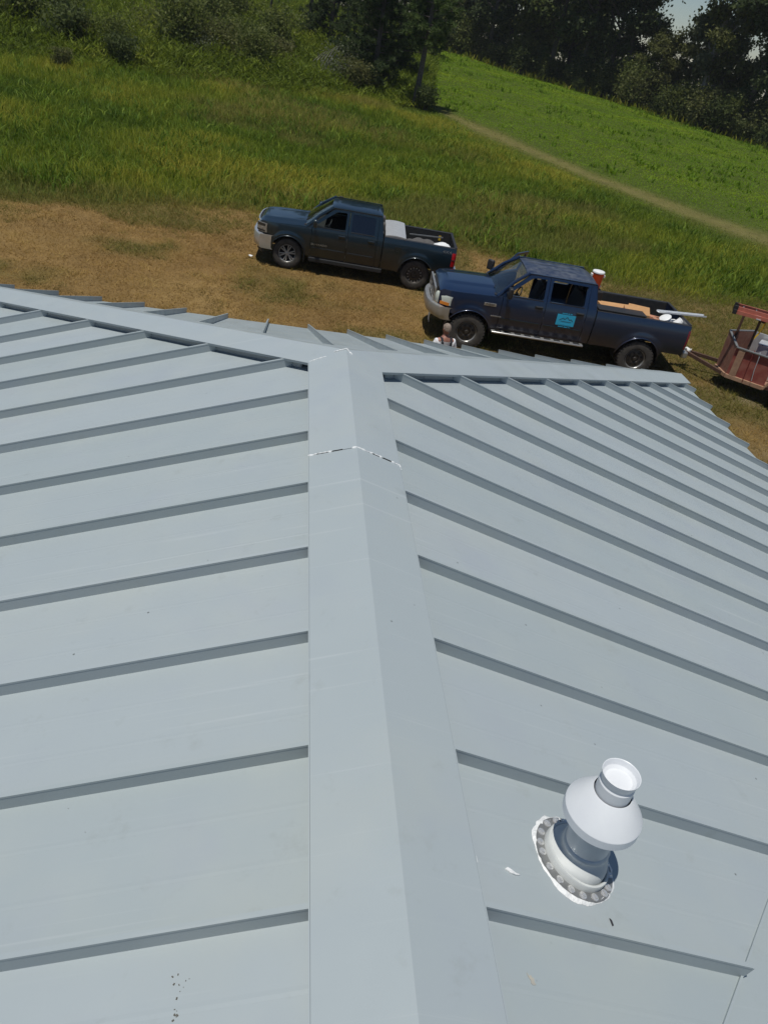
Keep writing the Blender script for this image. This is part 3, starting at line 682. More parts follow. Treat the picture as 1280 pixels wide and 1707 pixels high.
def make_truck(P):
    T = empty(P['name'], P['loc'], P['yaw'], P['label'], 'pickup truck')
    paint = P['paint']; hw = P['hw']; wb = P['wb']; ra = P['r']; zr0 = P['zrock']; zb = P['zbelt']; zt = P['zroof']
    xf, xr = P['xf'], P['xr']; xc = P['xcowl']; xw = P['xwtop']; d0, d1, d2 = P['doors']; xe = P['xcab']; xre = P['xroofend']; bx0 = xe+.03; bx1 = P['xbed']
    zrail = P['zrail']; zh0, zh1 = P['zhood']; AR = P['arch']
    zmid = P.get('zmid', .95)
    def Y(x, z):
        y = hw
        if z < zmid: y -= .075*((zmid-z)/(zmid-zr0+1e-6))**2
        else: y -= P['tumble']*((z-zmid)/(zb-zmid))**2.2
        xn = xf+.62
        if x < xn: y -= .17*((xn-x)/.55)**2
        y += .022*math.exp(-((z-zmid-.1)/.05)**2)*0
        for xa in (0, wb):                                       # flared wheel arches
            dd = math.hypot(x-xa, z-ra); y += .035*max(0, 1-abs(dd-AR-.03)/.10) if dd > AR-.05 else 0
        return y
    def zbot(x):
        z = zr0
        for xa in (0, wb):
            if abs(x-xa) < AR: z = max(z, ra+math.sqrt(AR*AR-(x-xa)**2))
        if x < xf+.5: z = max(z, P['zbump'])
        if x > wb+AR: z = max(z, zr0+.1)
        return z
    def xs_for(a, b):
        s_ = {a, b}
        for xa in (0, wb):
            for k in range(25):
                x = xa-AR*math.cos(math.pi*k/24)
                if a < x < b: s_.add(x)
        k = a
        while k < b: s_.add(k); k += .12
        out_ = []
        for x in sorted(s_):
            if not out_ or x-out_[-1] > .012 or x == b: out_.append(x)
        return out_
    def side(a, b, top, sg, inset=.0, rows=9):
        pts = []
        for x in xs_for(a, b):
            z0 = zbot(x); z1 = top(x); row = []
            for j in range(rows):
                t = j/(rows-1); z = z0+(z1-z0)*t; row.append((x, sg*(Y(x, z)-inset), z))
            pts.append(row)
        return pts
    def hoodz(x):                                               # height of the fender crown
        t = (x-xf)/(xc-xf); return zh0+(zh1-zh0)*min(1, t)**.75-(.16*max(0, 1-(x-xf)/.16)**2)
    gap = .006
    # ---- front clip
    for sg in (-1, 1):
        pts = side(xf+.07, d0-gap, lambda x: hoodz(x) if x < xc else min(zb, hoodz(xc)+(zb-hoodz(xc))*(x-xc)/max(.01, d0-xc)), sg)
        fo = MB().slab(pts, (0, -sg*.025, 0)).build('front_fender', paint, T, smooth=35)
        arc = [(0-(AR+.004)*math.cos(t), sg*(Y(0-(AR+.02)*math.cos(t), ra+(AR+.02)*math.sin(t))+.002), ra+(AR+.004)*math.sin(t)) for t in arc_lin(.12, math.pi-.12, 22)]
        MB().tube(arc, .014, 6).build('wheel_arch_lip', paint, T, smooth=60)
        arc = [(wb-(AR+.004)*math.cos(t), sg*(Y(wb-(AR+.02)*math.cos(t), ra+(AR+.02)*math.sin(t))+.002), ra+(AR+.004)*math.sin(t)) for t in arc_lin(.12, math.pi-.12, 22)]
        MB().tube(arc, .014, 6).build('wheel_arch_lip', paint, T, smooth=60)
        for xa in (0, wb):                                       # dark liners inside the arches
            rows = [[(xa-AR*1.0*math.cos(t), sg*y, ra+AR*math.sin(t)) for y in (hw-.07, hw-.45)] for t in arc_lin(-.1, math.pi+.1, 18)]
            MB().grid(rows).build('arch_liner', MT['dark'], T)
    rows = []
    for x in [xf+.07+(xc+.06-xf-.07)*i/16 for i in range(17)]:
        z0 = hoodz(x); yh = Y(x, min(z0, zb))-.004; row = []
        for j in range(25):
            q = -1+2*j/24; bulge = P['crown']*(1-abs(q)**3)
            if P.get('power') and abs(q) < .52 and x > xf+.12: bulge += .022*sstep(.52, .40, abs(q))*sstep(xf+.12, xf+.4, x)
            if P.get('creases'): bulge += .018*math.exp(-((abs(q)-.62)/.09)**2)
            row.append((x, q*yh, z0+bulge*min(1, (x-xf+.02)/.22)))
        rows.append(row)
    MB().slab(rows, (0, 0, -.03)).build('hood', paint, T, smooth=40)
    # cowl and wipers
    MB().box((xc+.07, 0, zh1+.01), (.2, 2*hw-.22, .05)).build('cowl', MT['trim'], T, bevel=.01)
    for yy in (-.5, .12):
        MB().tube([(xc-.0, yy, zh1+.075), (xc+.10, yy+.3, zh1+.125), (xc+.13, yy+.62, zh1+.125)], .011, 6).build('wiper', MT['trim'], T)
    # grille, lamps, bumper
    P['front'](T, P, Y, hoodz)
    # ---- cab glasshouse
    yb = Y(d0+.3, zb)-.012; dy = P['lean']
    def gy(z): return yb-dy*max(0, (z-zb)/(zt-zb))
    xa0 = xc+.10
    def upper(outer, holes, sg, hx=0, th=.045):
        V, F = fill_holes(outer, holes); mb = MB(); n = len(V)
        A = [(x-hx, sg*gy(z), z) for x, z in V]; B = [(x-hx, sg*(gy(z)-th), z) for x, z in V]
        mb.add(A+B, F+[tuple(i+n for i in f[::-1]) for f in F])
        for lp in [outer]+holes:
            k = 0
            m = len(lp); a = [(x-hx, sg*gy(z), z) for x, z in lp]; b = [(x-hx, sg*(gy(z)-th), z) for x, z in lp]
            mb.add(a+b, [(i, (i+1) % m, m+(i+1) % m, m+i) for i in range(m)])
        return mb
    def door(xa, xb, sg, front, hinge=None, ang=0, glass=None):
        hx = 0
        mb = MB().slab(side(xa+gap, xb-gap, lambda x: zb, sg), (0, -sg*.04, 0))
        if front:
            outer = [(xa0+.02, zb), (xw+.06, zt-.045), (xb-gap, zt-.03), (xb-gap, zb)]
            hole = [(xa0+.17, zb+.02), (xw+.13, zt-.10), (xb-.085, zt-.085), (xb-.085, zb+.02)]
        else:
            outer = [(xa+gap, zb), (xa+gap, zt-.03), (xre-.14, zt-.04), (xb-.01, zt-.12), (xb-gap, zb)]
            hole = [(xa+.075, zb+.02), (xa+.075, zt-.085), (xre-.20, zt-.095), (xb-.11, zt-.16), (xb-.10, zb+.02)]
        hole = round_poly(hole, .05); up = upper(outer, [hole], sg)
        mb.add(up.v, up.f)
        o = mb.build('door', paint, T, smooth=35)
        kids = []
        b = MB().box(((xa0+.2 if front else xa+.07)+((xb-.08)-(xa0+.2 if front else xa+.07))/2, sg*(yb+.004), zb+.008), ((xb-.08)-(xa0+.2 if front else xa+.07), .02, .022)); kids.append(b.build('window_trim', MT['trim'], o))
        hz = zb-.15
        hd = MB(); hxx = xb-.16; yy = sg*(Y(hxx, hz)+.012)
        hd.box((hxx, yy-sg*.008, hz), (.20, .022, .075)); hd.bar((hxx-.085, yy+sg*.012, hz+.012), (hxx+.085, yy+sg*.012, hz+.012), .022, .034); kids.append(hd.build('door_handle', P['handle'], o, bevel=.008))
        ml = MB().bar((xa+.05, sg*(Y(xa, P['zmold'])+.009), P['zmold']), (xb-.05, sg*(Y(xb, P['zmold'])+.009), P['zmold']), .018, .035); kids.append(ml.build('side_moulding', P['mold'], o, bevel=.006))
        if glass:
            V = hole; kids.append(MB().prism([(x, sg*(gy(z)-.022), z) for x, z in V], (0, -sg*.004, 0)).build('window_glass', glass, o))
        if front:
            mr = MB(); mx_, mz = xa0+.17, zb+.12
            mr.box((mx_+.01, sg*(hw+.17), mz+.02), (.10, .19, .26 if P.get('tallmirror') else .20)); mo = mr.build('mirror', P['mirror'], o, bevel=.03, smooth=40)
            kids.append(mo); MB().bar((mx_, sg*(yb-.02), mz-.06), (mx_, sg*(hw+.12), mz-.03), .06, .05).build('mirror_arm', MT['trim'], mo, bevel=.01)
            MB().prism([(mx_+.064, sg*(hw+.09), mz-.06), (mx_+.064, sg*(hw+.25), mz-.06), (mx_+.064, sg*(hw+.25), mz+.11), (mx_+.064, sg*(hw+.09), mz+.11)], (.002, 0, 0)).build('mirror_glass', MT['chrome'], mo)
            MB().box(((xa+xb)/2, sg*(hw-.09), zb-.3), (xb-xa-.1, .06, .45)).build('door_card', MT['interior'], o, bevel=.02)
        if ang:
            piv = Vector((xa+.03, sg*(hw-.05), 0)); rot = Matrix.Rotation(ang, 4, 'Z')
            o.matrix_basis = Matrix.Translation(piv) @ rot @ Matrix.Translation(-piv)
        return o
    for sg in (-1, 1):
        door(d0, d1, sg, True, ang=P['open'] if (sg > 0 and P.get('open')) else 0, glass=None if sg < 0 and P.get('near_down', True) else (MT['glass'] if not P.get('open') else None))
        door(d1, d2, sg, False, glass=None if P.get('rear_down') else P['rear_glass'])
    # A pillars, roof, cab corner and back wall
    cab = MB()
    for sg in (-1, 1):
        cab.tube([(xa0-.06, sg*(yb-.01), zb-.05), ((xa0+xw)/2-.03, sg*(gy((zb+zt)/2)-.01), (zb+zt)/2+.02), (xw+.02, sg*(gy(zt)-.03), zt-.015)], [.05, .042, .045], 8)
        cab.slab(side(d2+gap, xe, lambda x: zb, sg), (0, -sg*.03, 0))
        up = upper([(d2+gap, zb), (d2-.004, zt-.14), (xre-.13, zt-.035), (xre, zt-.05), (xe, zb)], [], sg); cab.add(up.v, up.f)
        cab.bar((xw+.02, sg*(gy(zt)-.02), zt-.022), (xre-.02, sg*(gy(zt)-.02), zt-.022), .06, .035)
    V, F = fill_holes([(-1, 0), (1, 0), (.86, 1), (-.86, 1)], [[(-.62, .22), (.62, .22), (.56, .8), (-.56, .8)]])
    cab.add([(xe-.01-(xe-xre)*b_, a_*(yb-.01), zb-.05+(zt-.02-zb+.05)*b_) for a_, b_ in V], F)
    cab.box((xe-.025, 0, (zb+zr0)/2), (.04, 2*yb-.06, zb-zr0))
    cab.build('cab_shell', paint, T, smooth=35)
    MB().add([(xe-.02-(xe-xre)*b_, a_*(yb-.01), zb-.05+(zt-.02-zb+.05)*b_) for a_, b_ in [(-.62, .22), (.62, .22), (.56, .8), (-.56, .8)]], [(0, 1, 2, 3)]).build('rear_window', P['rear_glass'], T)
    rows = []
    for i in range(19):
        u = i/18; x = xw-.03+(xre+.01-xw+.03)*u; row = []
        for j in range(21):
            q = -1+2*j/20; edge = abs(q)**6*.035; fr = .03*max(0, 1-u/.12)**2+.05*max(0, (u-.88)/.12)**2
            rid = .007*math.cos(q*math.pi*4.5)*(1-abs(q)**4)*sstep(.08, .2, u)*sstep(.95, .8, u) if P.get('roofribs') else 0
            row.append((x, q*(gy(zt)-.005), zt+P['rcrown']*(1-q*q)-edge-fr+rid))
        rows.append(row)
    MB().slab(rows, (0, 0, -.03)).build('roof', P['roofmat'], T, smooth=40)
    rows = []
    for i in range(9):
        u = i/8; z = zh1+.045+(zt-.012-zh1-.045)*u; xx = (xc+.03)+(xw-.0-xc-.03)*u; yy = (yb-.05)+(gy(zt)-.06-yb+.05)*u
        rows.append([(xx-.07*(1-(j/12*2-1)**2)*(1-.4*u), (j/12*2-1)*yy, z) for j in range(13)])
    MB().grid(rows).build('windshield', MT['glass'], T, smooth=60)
    # interior
    inn_ = MB().box(((d0+xe)/2, 0, zr0+.06), (xe-d0-.06, 2*hw-.24, .05)); inn_.build('cab_floor', MT['interior'], T)
    MB().slab([[(xc+.14, y, zh1-.02), (xc+.34, y, zh1+.03), (xc+.52, y, zh1-.02), (xc+.56, y, zh1-.22), (xc+.42, y, zr0+.2)] for y in arc_lin(-yb+.09, yb-.09, 7)], (-.02, 0, -.02)).build('dashboard', MT['interior'], T, smooth=40)
    for sx, w_, ys in ((P['seats'][0], .52, (-.42, .42)), (P['seats'][1], 1.35, (0,))):
        for ys_ in ys:
            st = MB(); st.box((sx-.12, ys_, zr0+.32), (.52, w_, .16)); zb2 = min(zt-.32, zr0+.95)
            st.bar((sx+.12, ys_, zr0+.36), (sx+.27, ys_, zb2), w_*.95, .14, (1, 0, 0))
            so_ = st.build('seat', MT['seat'], T, bevel=.05, smooth=45)
            for hy in ((ys_,) if w_ < 1 else (-.42, .42)):
                MB().box((sx+.29, hy, zb2+.11), (.09, .26, .18)).build('headrest', MT['seat'], so_, bevel=.035, smooth=45)
    sw = MB(); ring = [(xc+.64+.06*math.sin(t), -.40+.19*math.cos(t), zh1-.02+.18*math.sin(t)) for t in arc_lin(0, 2*math.pi, 21)]
    sw.tube(ring, .016, 6, cap=False); sw.bar((xc+.52, -.40, zh1-.08), (xc+.64, -.40, zh1-.02), .06, .06); sw.bar((xc+.64, -.58, zh1-.02), (xc+.64, -.22, zh1-.02), .03, .03)
    sw.build('steering_wheel', MT['trim'], T, smooth=50)
    # ---- bed
    zrl = lambda x: zrail+.012*math.sin((x-bx0)/(bx1-bx0)*math.pi)
    zf = zr0+.30
    for sg in (-1, 1):
        pts = side(bx0, bx1, zrl, sg)
        bo = MB().slab(pts, (0, -sg*.03, 0)).build('bedside', paint, T, smooth=35)
        MB().bar((bx0, sg*(Y(bx0+.6, zrail)-.06), zrail-.002), (bx1-.02, sg*(Y(bx0+.6, zrail)-.06), zrail-.002), .115, .03).build('bed_rail', P['railmat'], bo, bevel=.008)
        MB().box(((bx0+bx1)/2, sg*(hw-.16), (zf+zrail)/2-.01), (bx1-bx0-.03, .03, zrail-zf)).build('bed_inner_wall', MT['bedliner'], bo)
        rows = [[(wb-.5*math.cos(t), sg*y, zf+min(.24, .4*math.sin(t))) for y in (hw-.16, hw-.40)] for t in arc_lin(0, math.pi, 13)]
        MB().slab(rows, (0, 0, -.02)).build('wheel_well', MT['bedliner'], bo)
        P['tail'](T, P, Y, sg, bx1, bo)
    MB().box(((bx0+bx1)/2, 0, zf), (bx1-bx0-.02, 2*hw-.30, .04)).build('bed_floor', MT['bedliner'], T)
    MB().box((bx0+.025, 0, (zf+zrail)/2), (.04, 2*hw-.16, zrail-zf+.02)).build('bed_front_wall', MT['bedliner'], T)
    tg = MB(); tg.box((bx1-.02, 0, (zf+zrail)/2-.06), (.06, 2*hw-.22, zrail-zf+.16)); tgo = tg.build('tailgate', paint, T, bevel=.015)
    MB().box((bx1-.02, 0, zrail+.018), (.075, 2*hw-.22, .02)).build('tailgate_cap', MT['trim'], tgo, bevel=.006)
    MB().box((bx1+.012, 0, zrail-.16), (.014, .26, .09)).build('tailgate_handle', MT['trim'], tgo, bevel=.005)
    rb = MB(); rb.box((bx1+.10, 0, zr0+.10), (.16, 2*hw-.14, .17)); rb.box((bx1+.02, 0, zr0+.06), (.16, 1.2, .08)); rb.build('rear_bumper', P['rbump'], T, bevel=.03, smooth=40)
    # ---- underside, axles, frame
    un = MB()
    for sg in (-1, 1): un.bar((xf+.25, sg*.42, ra+.18), (bx1, sg*.42, ra+.2), .09, .17)
    un.box((.05, 0, ra+.35), (1.1, .95, .5)); un.box((wb/2, 0, ra+.12), (1.6, .8, .16)); un.box((wb-.9, .45, ra+.12), (.9, .5, .26)); un.bar((1.0, 0, ra+.05), (wb, 0, ra), .09, .09)
    un.box((xc-.1, 0, ra+.42), (.06, 1.5, .7))
    uo = un.build('frame_and_drivetrain', MT['dark'], T)
    for xa in (0, wb):
        MB().tube([(xa, -hw+.2, ra), (xa, 0, ra), (xa, hw-.2, ra)], [.05, .12, .05], 10).build('axle', MT['dark'], uo)
    MB().tube([(wb-.2, .38, ra+.02), (wb+.6, .55, ra+.05), (bx1+.02, .6, ra+.03)], .035, 8).build('exhaust', MT['rust'], uo, smooth=50)
    for i, xa in enumerate((0, wb)):
        for sg in (-1, 1): make_wheel(T, (xa, sg*(hw-.035-P['tw']/2+P['poke']), ra), sg, ra, P['tw'], P['wheels'][i])
    P['extras'](T, P, Y)
    return T

def bumper_path(xf, hw, n=25, curve=.16, ret=0):
    out_ = []
    for i in range(n):
        q = -1+2*i/(n-1); out_.append((xf+curve*abs(q)**3.2, q*hw))
    if ret: out_ = [(xf+ret, -hw-.012)]+out_+[(xf+ret, hw+.012)]
    return out_
def front_bumper(T, path, prof, mt, name='front_bumper', th=.05):
    rows = []
    for x, y in path: rows.append([(x+dx, y, z) for dx, z in prof])
    return MB().slab(rows, (th, 0, 0)).build(name, mt, T, smooth=50)

# ---- the newer dark slate truck
def front_a(T, P, Y, hoodz):
    xf = P['xf']
    pa = bumper_path(xf-.12, P['hw']-.0, curve=.24, ret=.52)
    front_bumper(T, pa, [(.07, .85), (.015, .84), (0, .81), (0, .64), (.01, .50), (.06, .46)], MT['chrome'])
    front_bumper(T, bumper_path(xf-.02, P['hw']-.07, curve=.22), [(.02, .50), (0, .44), (.02, .34), (.08, .30)], MT['trim'], 'air_dam')
    g_ = front_bumper(T, bumper_path(xf+.03, P['hw']-.25, curve=.10), [(0, 1.13), (-.015, 1.05), (-.01, .95), (0, .82)], MT['trim'], 'grille')
    for z, h_ in ((1.135, .045), (.975, .075), (.835, .03)):
        front_bumper(g_, bumper_path(xf-.005, P['hw']-.22, curve=.11), [(0, z+h_/2), (-.012, z), (0, z-h_/2)], MT['chrome'], 'grille_bar', .03)
    for z in (1.07, 1.04, .91, .88): front_bumper(g_, bumper_path(xf+.012, P['hw']-.28, curve=.10), [(0, z+.008), (-.006, z), (0, z-.008)], MT['dull_chrome'], 'grille_slat', .01)
    bt = MB(); bt.box((xf-.028, 0, .98), (.016, .30, .055)); bt.box((xf-.028, 0, .98), (.016, .13, .10)); bt.build('bow_tie_emblem', MT['yellow'], g_, bevel=.006)
    for sg in (-1, 1):
        h = MB(); rows = []
        for i in range(7):
            q = i/6; y = P['hw']-.27+.225*q; x = xf+.015+.24*((q*.9+.25)/1.15)**2.6
            rows.append([(x+.01, sg*y, 1.125-.0*q), (x-.006, sg*y, 1.06), (x-.004, sg*y, .99), (x+.006, sg*y, .885)])
        ho = MB().slab(rows, (.05, 0, 0)).build('headlight', MT['dull_chrome'], T, smooth=50)
        MB().slab([[(r_[0][0]-.016, r_[0][1], 1.115), (r_[0][0]-.020, r_[0][1], 1.045)] for r_ in rows], (.01, 0, 0)).build('headlight_lens', MT['glass_dark'], ho)
        MB().slab([[(r_[0][0]-.016, r_[0][1], .945), (r_[0][0]-.016, r_[0][1], .90)] for r_ in rows], (.01, 0, 0)).build('headlight_lens', MT['glass_dark'], ho)
        MB().bar((xf+.05, sg*(P['hw']-.25), 1.003), (xf+.19, sg*(P['hw']-.065), 1.003), .02, .035).build('headlight_brow', MT['chrome'], ho)
        MB().lathe([(0, 0), (.05, .002), (.055, .02)], 14, (xf-.015, sg*.72, .60), 'x').build('fog_light', MT['trim'], T)
def tail_a(T, P, Y, sg, bx1, bo):
    rows = [[(bx1-.10, sg*(Y(bx1, z)+.006), z), (bx1-.02, sg*(Y(bx1, z)+.006), z), (bx1+.016, sg*(Y(bx1, z)-.02), z), (bx1+.016, sg*(Y(bx1, z)-.13), z)] for z in arc_lin(.82, 1.19, 6)]
    o = MB().slab(rows, (-.004, -sg*.01, 0)).build('tail_light', MT['red_lens'], T, smooth=50)
    MB().box((bx1-.045, sg*(Y(bx1, 1)+.008), 1.0), (.115, .012, .02)).build('tail_light_bar', MT['trim'], o)
def extras_a(T, P, Y):
    hw = P['hw']
    lettering('SILVERADO', .068, (.86, -Y(.9, .82)-.012, .80), MT['dull_chrome'], T, sx=1.3)
    lettering('4X4', .10, (P['xbed']-.26, -Y(4.2, 1.15)-.012, P['zrail']-.10), MT['dull_chrome'], T, name='decal_lettering', sx=1.5)
    for sg in (-1, 1):
        MB().box((.47, sg*(hw-.10), .47), (.02, .22, .40)).build('mud_flap', MT['trim'], T, bevel=.006)
        MB().box((P['wb']+.48, sg*(hw-.10), .45), (.02, .22, .34)).build('mud_flap', MT['trim'], T, bevel=.006)
        MB().box((1.65, sg*(hw-.05), .36), (2.1, .05, .12)).build('rocker_panel', MT['trim'], T, bevel=.02)
    MB().lathe([(.034, 0), (.034, .006), (0, .006)], 12, (P['xcab']+.45, -hw-.006, 1.02), 'y').build('fuel_cap', MT['dull_chrome'], T)
    fd = MB().box((P['xcab']+.45, -hw+.002, 1.02), (.19, .012, .19)); fd.build('fuel_door', P['paint'], T, bevel=.02)
    mb = MB(); mb.bar((P['xwtop']+.1, .42, P['zroof']+.06), (P['xwtop']+.22, .42, P['zroof']+.06), .05, .05); mb.build('roof_antenna', MT['trim'], T, bevel=.015)
    MB().box((P['xbed']-.35, hw-.18, P['zrail']-.17), (.07, .006, .14)).build('warning_sticker', MT['yellow'], T)
Za = float(ground_z(1.6, 23.3))
h1 = Vector((-.225, 22.57)); y1 = math.atan2(22.28-22.57, 3.39+.225)
o1 = h1+Vector((-math.sin(y1), math.cos(y1)))*.985
truck_a = make_truck(dict(name='pickup_truck', loc=(o1.x, o1.y, .17), yaw=y1, label='dark slate pickup truck with chrome grille and aluminium toolbox, beside the tall meadow', paint=MT['slate'], roofmat=MT['slate'],
    hw=1.005, wb=3.645, r=.405, tw=.275, poke=.0, zrock=.42, zbelt=1.26, zroof=1.81, xf=-.92, xr=4.8, xcowl=.42, xwtop=1.12, doors=(.62, 1.62, 2.45), xcab=2.61, xroofend=2.52, xbed=4.70, zrail=1.30,
    zhood=(1.16, 1.24), arch=.50, tumble=.045, zbump=.62, crown=.075, creases=True, lean=.20, handle=MT['slate'], mold=MT['slate'], zmold=.70, mirror=MT['slate'], rear_glass=MT['tint'], seats=(1.50, 2.3), rcrown=.035,
    railmat=MT['trim'], rbump=MT['chrome'], wheels=('alloy6', 'steel14'), front=front_a, tail=tail_a, extras=extras_a, roofribs=False))

# ---- the older lifted navy truck
def front_b(T, P, Y, hoodz):
    xf = P['xf']; hw = P['hw']
    pa = bumper_path(xf-.17, hw+.01, curve=.30, ret=.50)
    front_bumper(T, pa, [(.05, .99), (.0, .975), (-.012, .94), (-.012, .79), (.02, .70), (.06, .68)], MT['dull_chrome'])
    front_bumper(T, bumper_path(xf-.06, hw-.12, curve=.26), [(0, .74), (.01, .68), (.05, .62)], MT['trim'], 'air_dam')
    g_ = front_bumper(T, bumper_path(xf+.02, hw-.36, curve=.05), [(.0, 1.31), (-.0, 1.15), (.0, .96)], MT['dark'], 'grille')
    fr = MB(); y_ = hw-.36
    fr.bar((xf-.02, -y_, 1.305), (xf-.02, y_, 1.305), .05, .055); fr.bar((xf-.02, -y_, .985), (xf-.02, y_, .985), .05, .04)
    for yy in (-y_, -y_*.34, y_*.34, y_): fr.bar((xf-.02, yy, .98), (xf-.02, yy, 1.31), .045, .045, (0, 1, 0))
    fr.build('grille_frame', MT['dull_chrome'], g_, bevel=.01)
    for z in (1.20, 1.09): MB().bar((xf-.012, -y_, z), (xf-.012, y_, z), .02, .035).build('grille_bar', MT['dull_chrome'], g_, bevel=.006)
    MB().lathe([(0, -.008), (.085, -.006), (.095, 0)], 20, (xf-.03, 0, 1.145), 'x').build('oval_emblem', MT['navy'], g_)
    for sg in (-1, 1):
        rows = []
        for i in range(8):
            q = i/7; y = hw-.335+.30*q; x = xf-.005+.33*((q*.95+.10)/1.05)**2.4
            rows.append([(x+.03, sg*y, 1.255-.02*q), (x+.0, sg*y, 1.20), (x, sg*y, 1.08), (x+.015, sg*y, 1.01+.01*q)])
        ho = MB().slab(rows, (.06, 0, 0)).build('headlight', MT['lens'], T, smooth=50)
        rows = []
        for i in range(5):
            q = .62+.38*i/4; y = hw-.335+.30*q; x = xf-.005+.33*((q*.95+.10)/1.05)**2.4
            rows.append([(x-.004, sg*(y+.003), 1.085), (x-.004, sg*(y+.003), 1.012)])
        MB().slab(rows, (.01, 0, 0)).build('turn_signal', MT['amber'], ho)
        MB().box((xf+.03, sg*.45, .74), (.10, .05, .16)).build('tow_hook', MT['trim'], T, bevel=.012)
def tail_b(T, P, Y, sg, bx1, bo):
    rows = [[(bx1-.03, sg*(Y(bx1, z)+.005), z), (bx1+.016, sg*(Y(bx1, z)-.012), z), (bx1+.016, sg*(Y(bx1, z)-.16), z)] for z in arc_lin(.88, 1.36, 6)]
    MB().slab(rows, (-.004, -sg*.01, 0)).build('tail_light', MT['red_lens'], T, smooth=50)
def extras_b(T, P, Y):
    hw = P['hw']
    MB().box((.42, -Y(.42, 1.24)-.008, 1.225), (.30, .012, .075)).build('fender_badge', MT['dull_chrome'], T, bevel=.006)
    lettering('F-250', .072, (.42, -Y(.42, 1.24)-.016, 1.225), MT['ink'], T, sx=1.3)
    MB().box((.62, -Y(.62, .98)-.008, .96), (.26, .010, .028)).build('fender_badge', MT['dull_chrome'], T, bevel=.004)
    lettering('POWER STROKE', .028, (.62, -Y(.62, .98)-.014, .96), MT['ink'], T)
    for sg in (-1, 1):
        rb = MB(); rb.box((1.75, sg*(hw+.06), .60), (2.35, .16, .05)); ro_ = rb.build('running_board', MT['dull_chrome'], T, bevel=.02, smooth=40)
        for x in arc_lin(.75, 2.75, 9): MB().box((x, sg*(hw+.06), .628), (.16, .11, .008)).build('tread_pad', MT['trim'], ro_)
        for x in (.85, 1.75, 2.65): MB().bar((x, sg*(hw+.04), .57), (x, sg*.45, .68), .05, .05).build('board_bracket', MT['dark'], ro_)
    # cyan door sign: mountain line drawing with lines of small print above and below
    sx_, sz_ = 2.34, 1.14; yy = -Y(sx_, sz_)
    tl = math.atan2(Y(sx_, sz_-.1)-Y(sx_, sz_+.1), .2)
    sg_ = MB().box((0, 0, 0), (.46, .006, .27)); so_ = sg_.build('door_sign', MT['cyan'], T, bevel=.002); so_.location = (sx_, yy-.012, sz_); so_.rotation_euler = (-tl, 0, 0)
    pk = MB(); rp = [(-.16, -.01), (-.07, .055), (-.03, .02), (.03, .085), (.09, .02), (.13, .04), (.18, -.01)]
    for a, b in zip(rp[:-1], rp[1:]): pk.bar((a[0], -.0045, a[1]), (b[0], -.0045, b[1]), .003, .011, (0, -1, 0)) if False else pk.bar((a[0], -.0045, a[1]), (b[0], -.0045, b[1]), .004, .011)
    pk.bar((-.11, -.0045, -.03), (.14, -.0045, -.03), .004, .008); pk.build('mountain_drawing', MT['ink'], so_)
    pr = MB(); rr_ = random.Random(4)
    for z, w_, hgt in ((.165, .26, .030), (-.10, .36, .020), (-.165, .30, .026)):
        x = -w_/2
        while x < w_/2:
            ww = rr_.uniform(.012, .026); pr.box((x+ww/2, -.0045, z), (ww, .003, hgt*rr_.uniform(.7, 1))); x += ww+rr_.choice([.006, .006, .018])
    pr.build('small_print', MT['cyan'], so_).data.materials[0] = MT['cyan']
    MB().bar((P['xbed']+.16, 0, .60), (P['xbed']+.36, 0, .60), .07, .07).build('hitch_receiver', MT['rust'], T)
    MB().lathe([(0, .09), (.022, .085), (.028, .06), (.015, .03), (.018, 0)], 12, (P['xbed']+.33, 0, .63)).build('hitch_ball', MT['dull_chrome'], T, smooth=50)
h2 = Vector((4.31, 18.42)); y2 = R(-3.9)
o2 = h2+Vector((-math.sin(y2), math.cos(y2)))*1.02
truck_b = make_truck(dict(name='pickup_truck', loc=(o2.x, o2.y, .015), yaw=y2, label='lifted navy blue crew cab pickup with cyan door sign and loaded bed', paint=MT['navy'], roofmat=MT['faded'],
    hw=1.015, wb=4.38, r=.445, tw=.31, poke=.05, zrock=.62, zbelt=1.48, zroof=2.06, xf=-.90, xr=5.7, xcowl=.52, xwtop=1.22, doors=(.70, 1.78, 2.82), xcab=3.05, xroofend=2.96, xbed=5.52, zrail=1.47,
    zhood=(1.36, 1.43), arch=.56, tumble=.055, zbump=.86, crown=.07, power=True, lean=.19, handle=MT['trim'], mold=MT['slate'], zmold=.93, mirror=MT['trim'], tallmirror=True, rear_glass=MT['tint'], rear_down=True, seats=(1.62, 2.62), rcrown=.04,
    railmat=MT['trim'], rbump=MT['dull_chrome'], wheels=('steel8', 'steel8'), front=front_b, tail=tail_b, extras=extras_b, zmid=1.08, open=R(46), roofribs=True))

# ------------------------------------------------------------------ things carried in the beds
def on_truck(T, x, y, z, rz=0):
    return Matrix.Translation(T.location) @ Matrix.Rotation(T.rotation_euler.z, 4, 'Z') @ Matrix.Translation((x, y, z)) @ Matrix.Rotation(rz, 4, 'Z')
def place(o, Mx): o.matrix_world = Mx; return o
def ething(name, label, cat, Mx, group=None):
    o = empty(name, label=label, cat=cat, group=group); o.matrix_world = Mx; return o
tb = ething('toolbox', 'silver aluminium crossbed toolbox behind the slate truck cab', 'toolbox', on_truck(truck_a, 2.95, 0, .72))
MB().box((0, 0, .29), (.50, 1.56, .58)).build('box_body', MT['alu'], tb, bevel=.012)
MB().box((0, 0, .60), (.56, 1.84, .05)).build('box_side_wing', MT['alu'], tb, bevel=.01)
ld = MB().slab([[(x, y, .635+.03*(1-(2*(x)/.58)**2)) for y in arc_lin(-.93, .93, 3)] for x in arc_lin(-.29, .29, 7)], (0, 0, -.03)).build('lid', MT['alu'], tb, smooth=40)
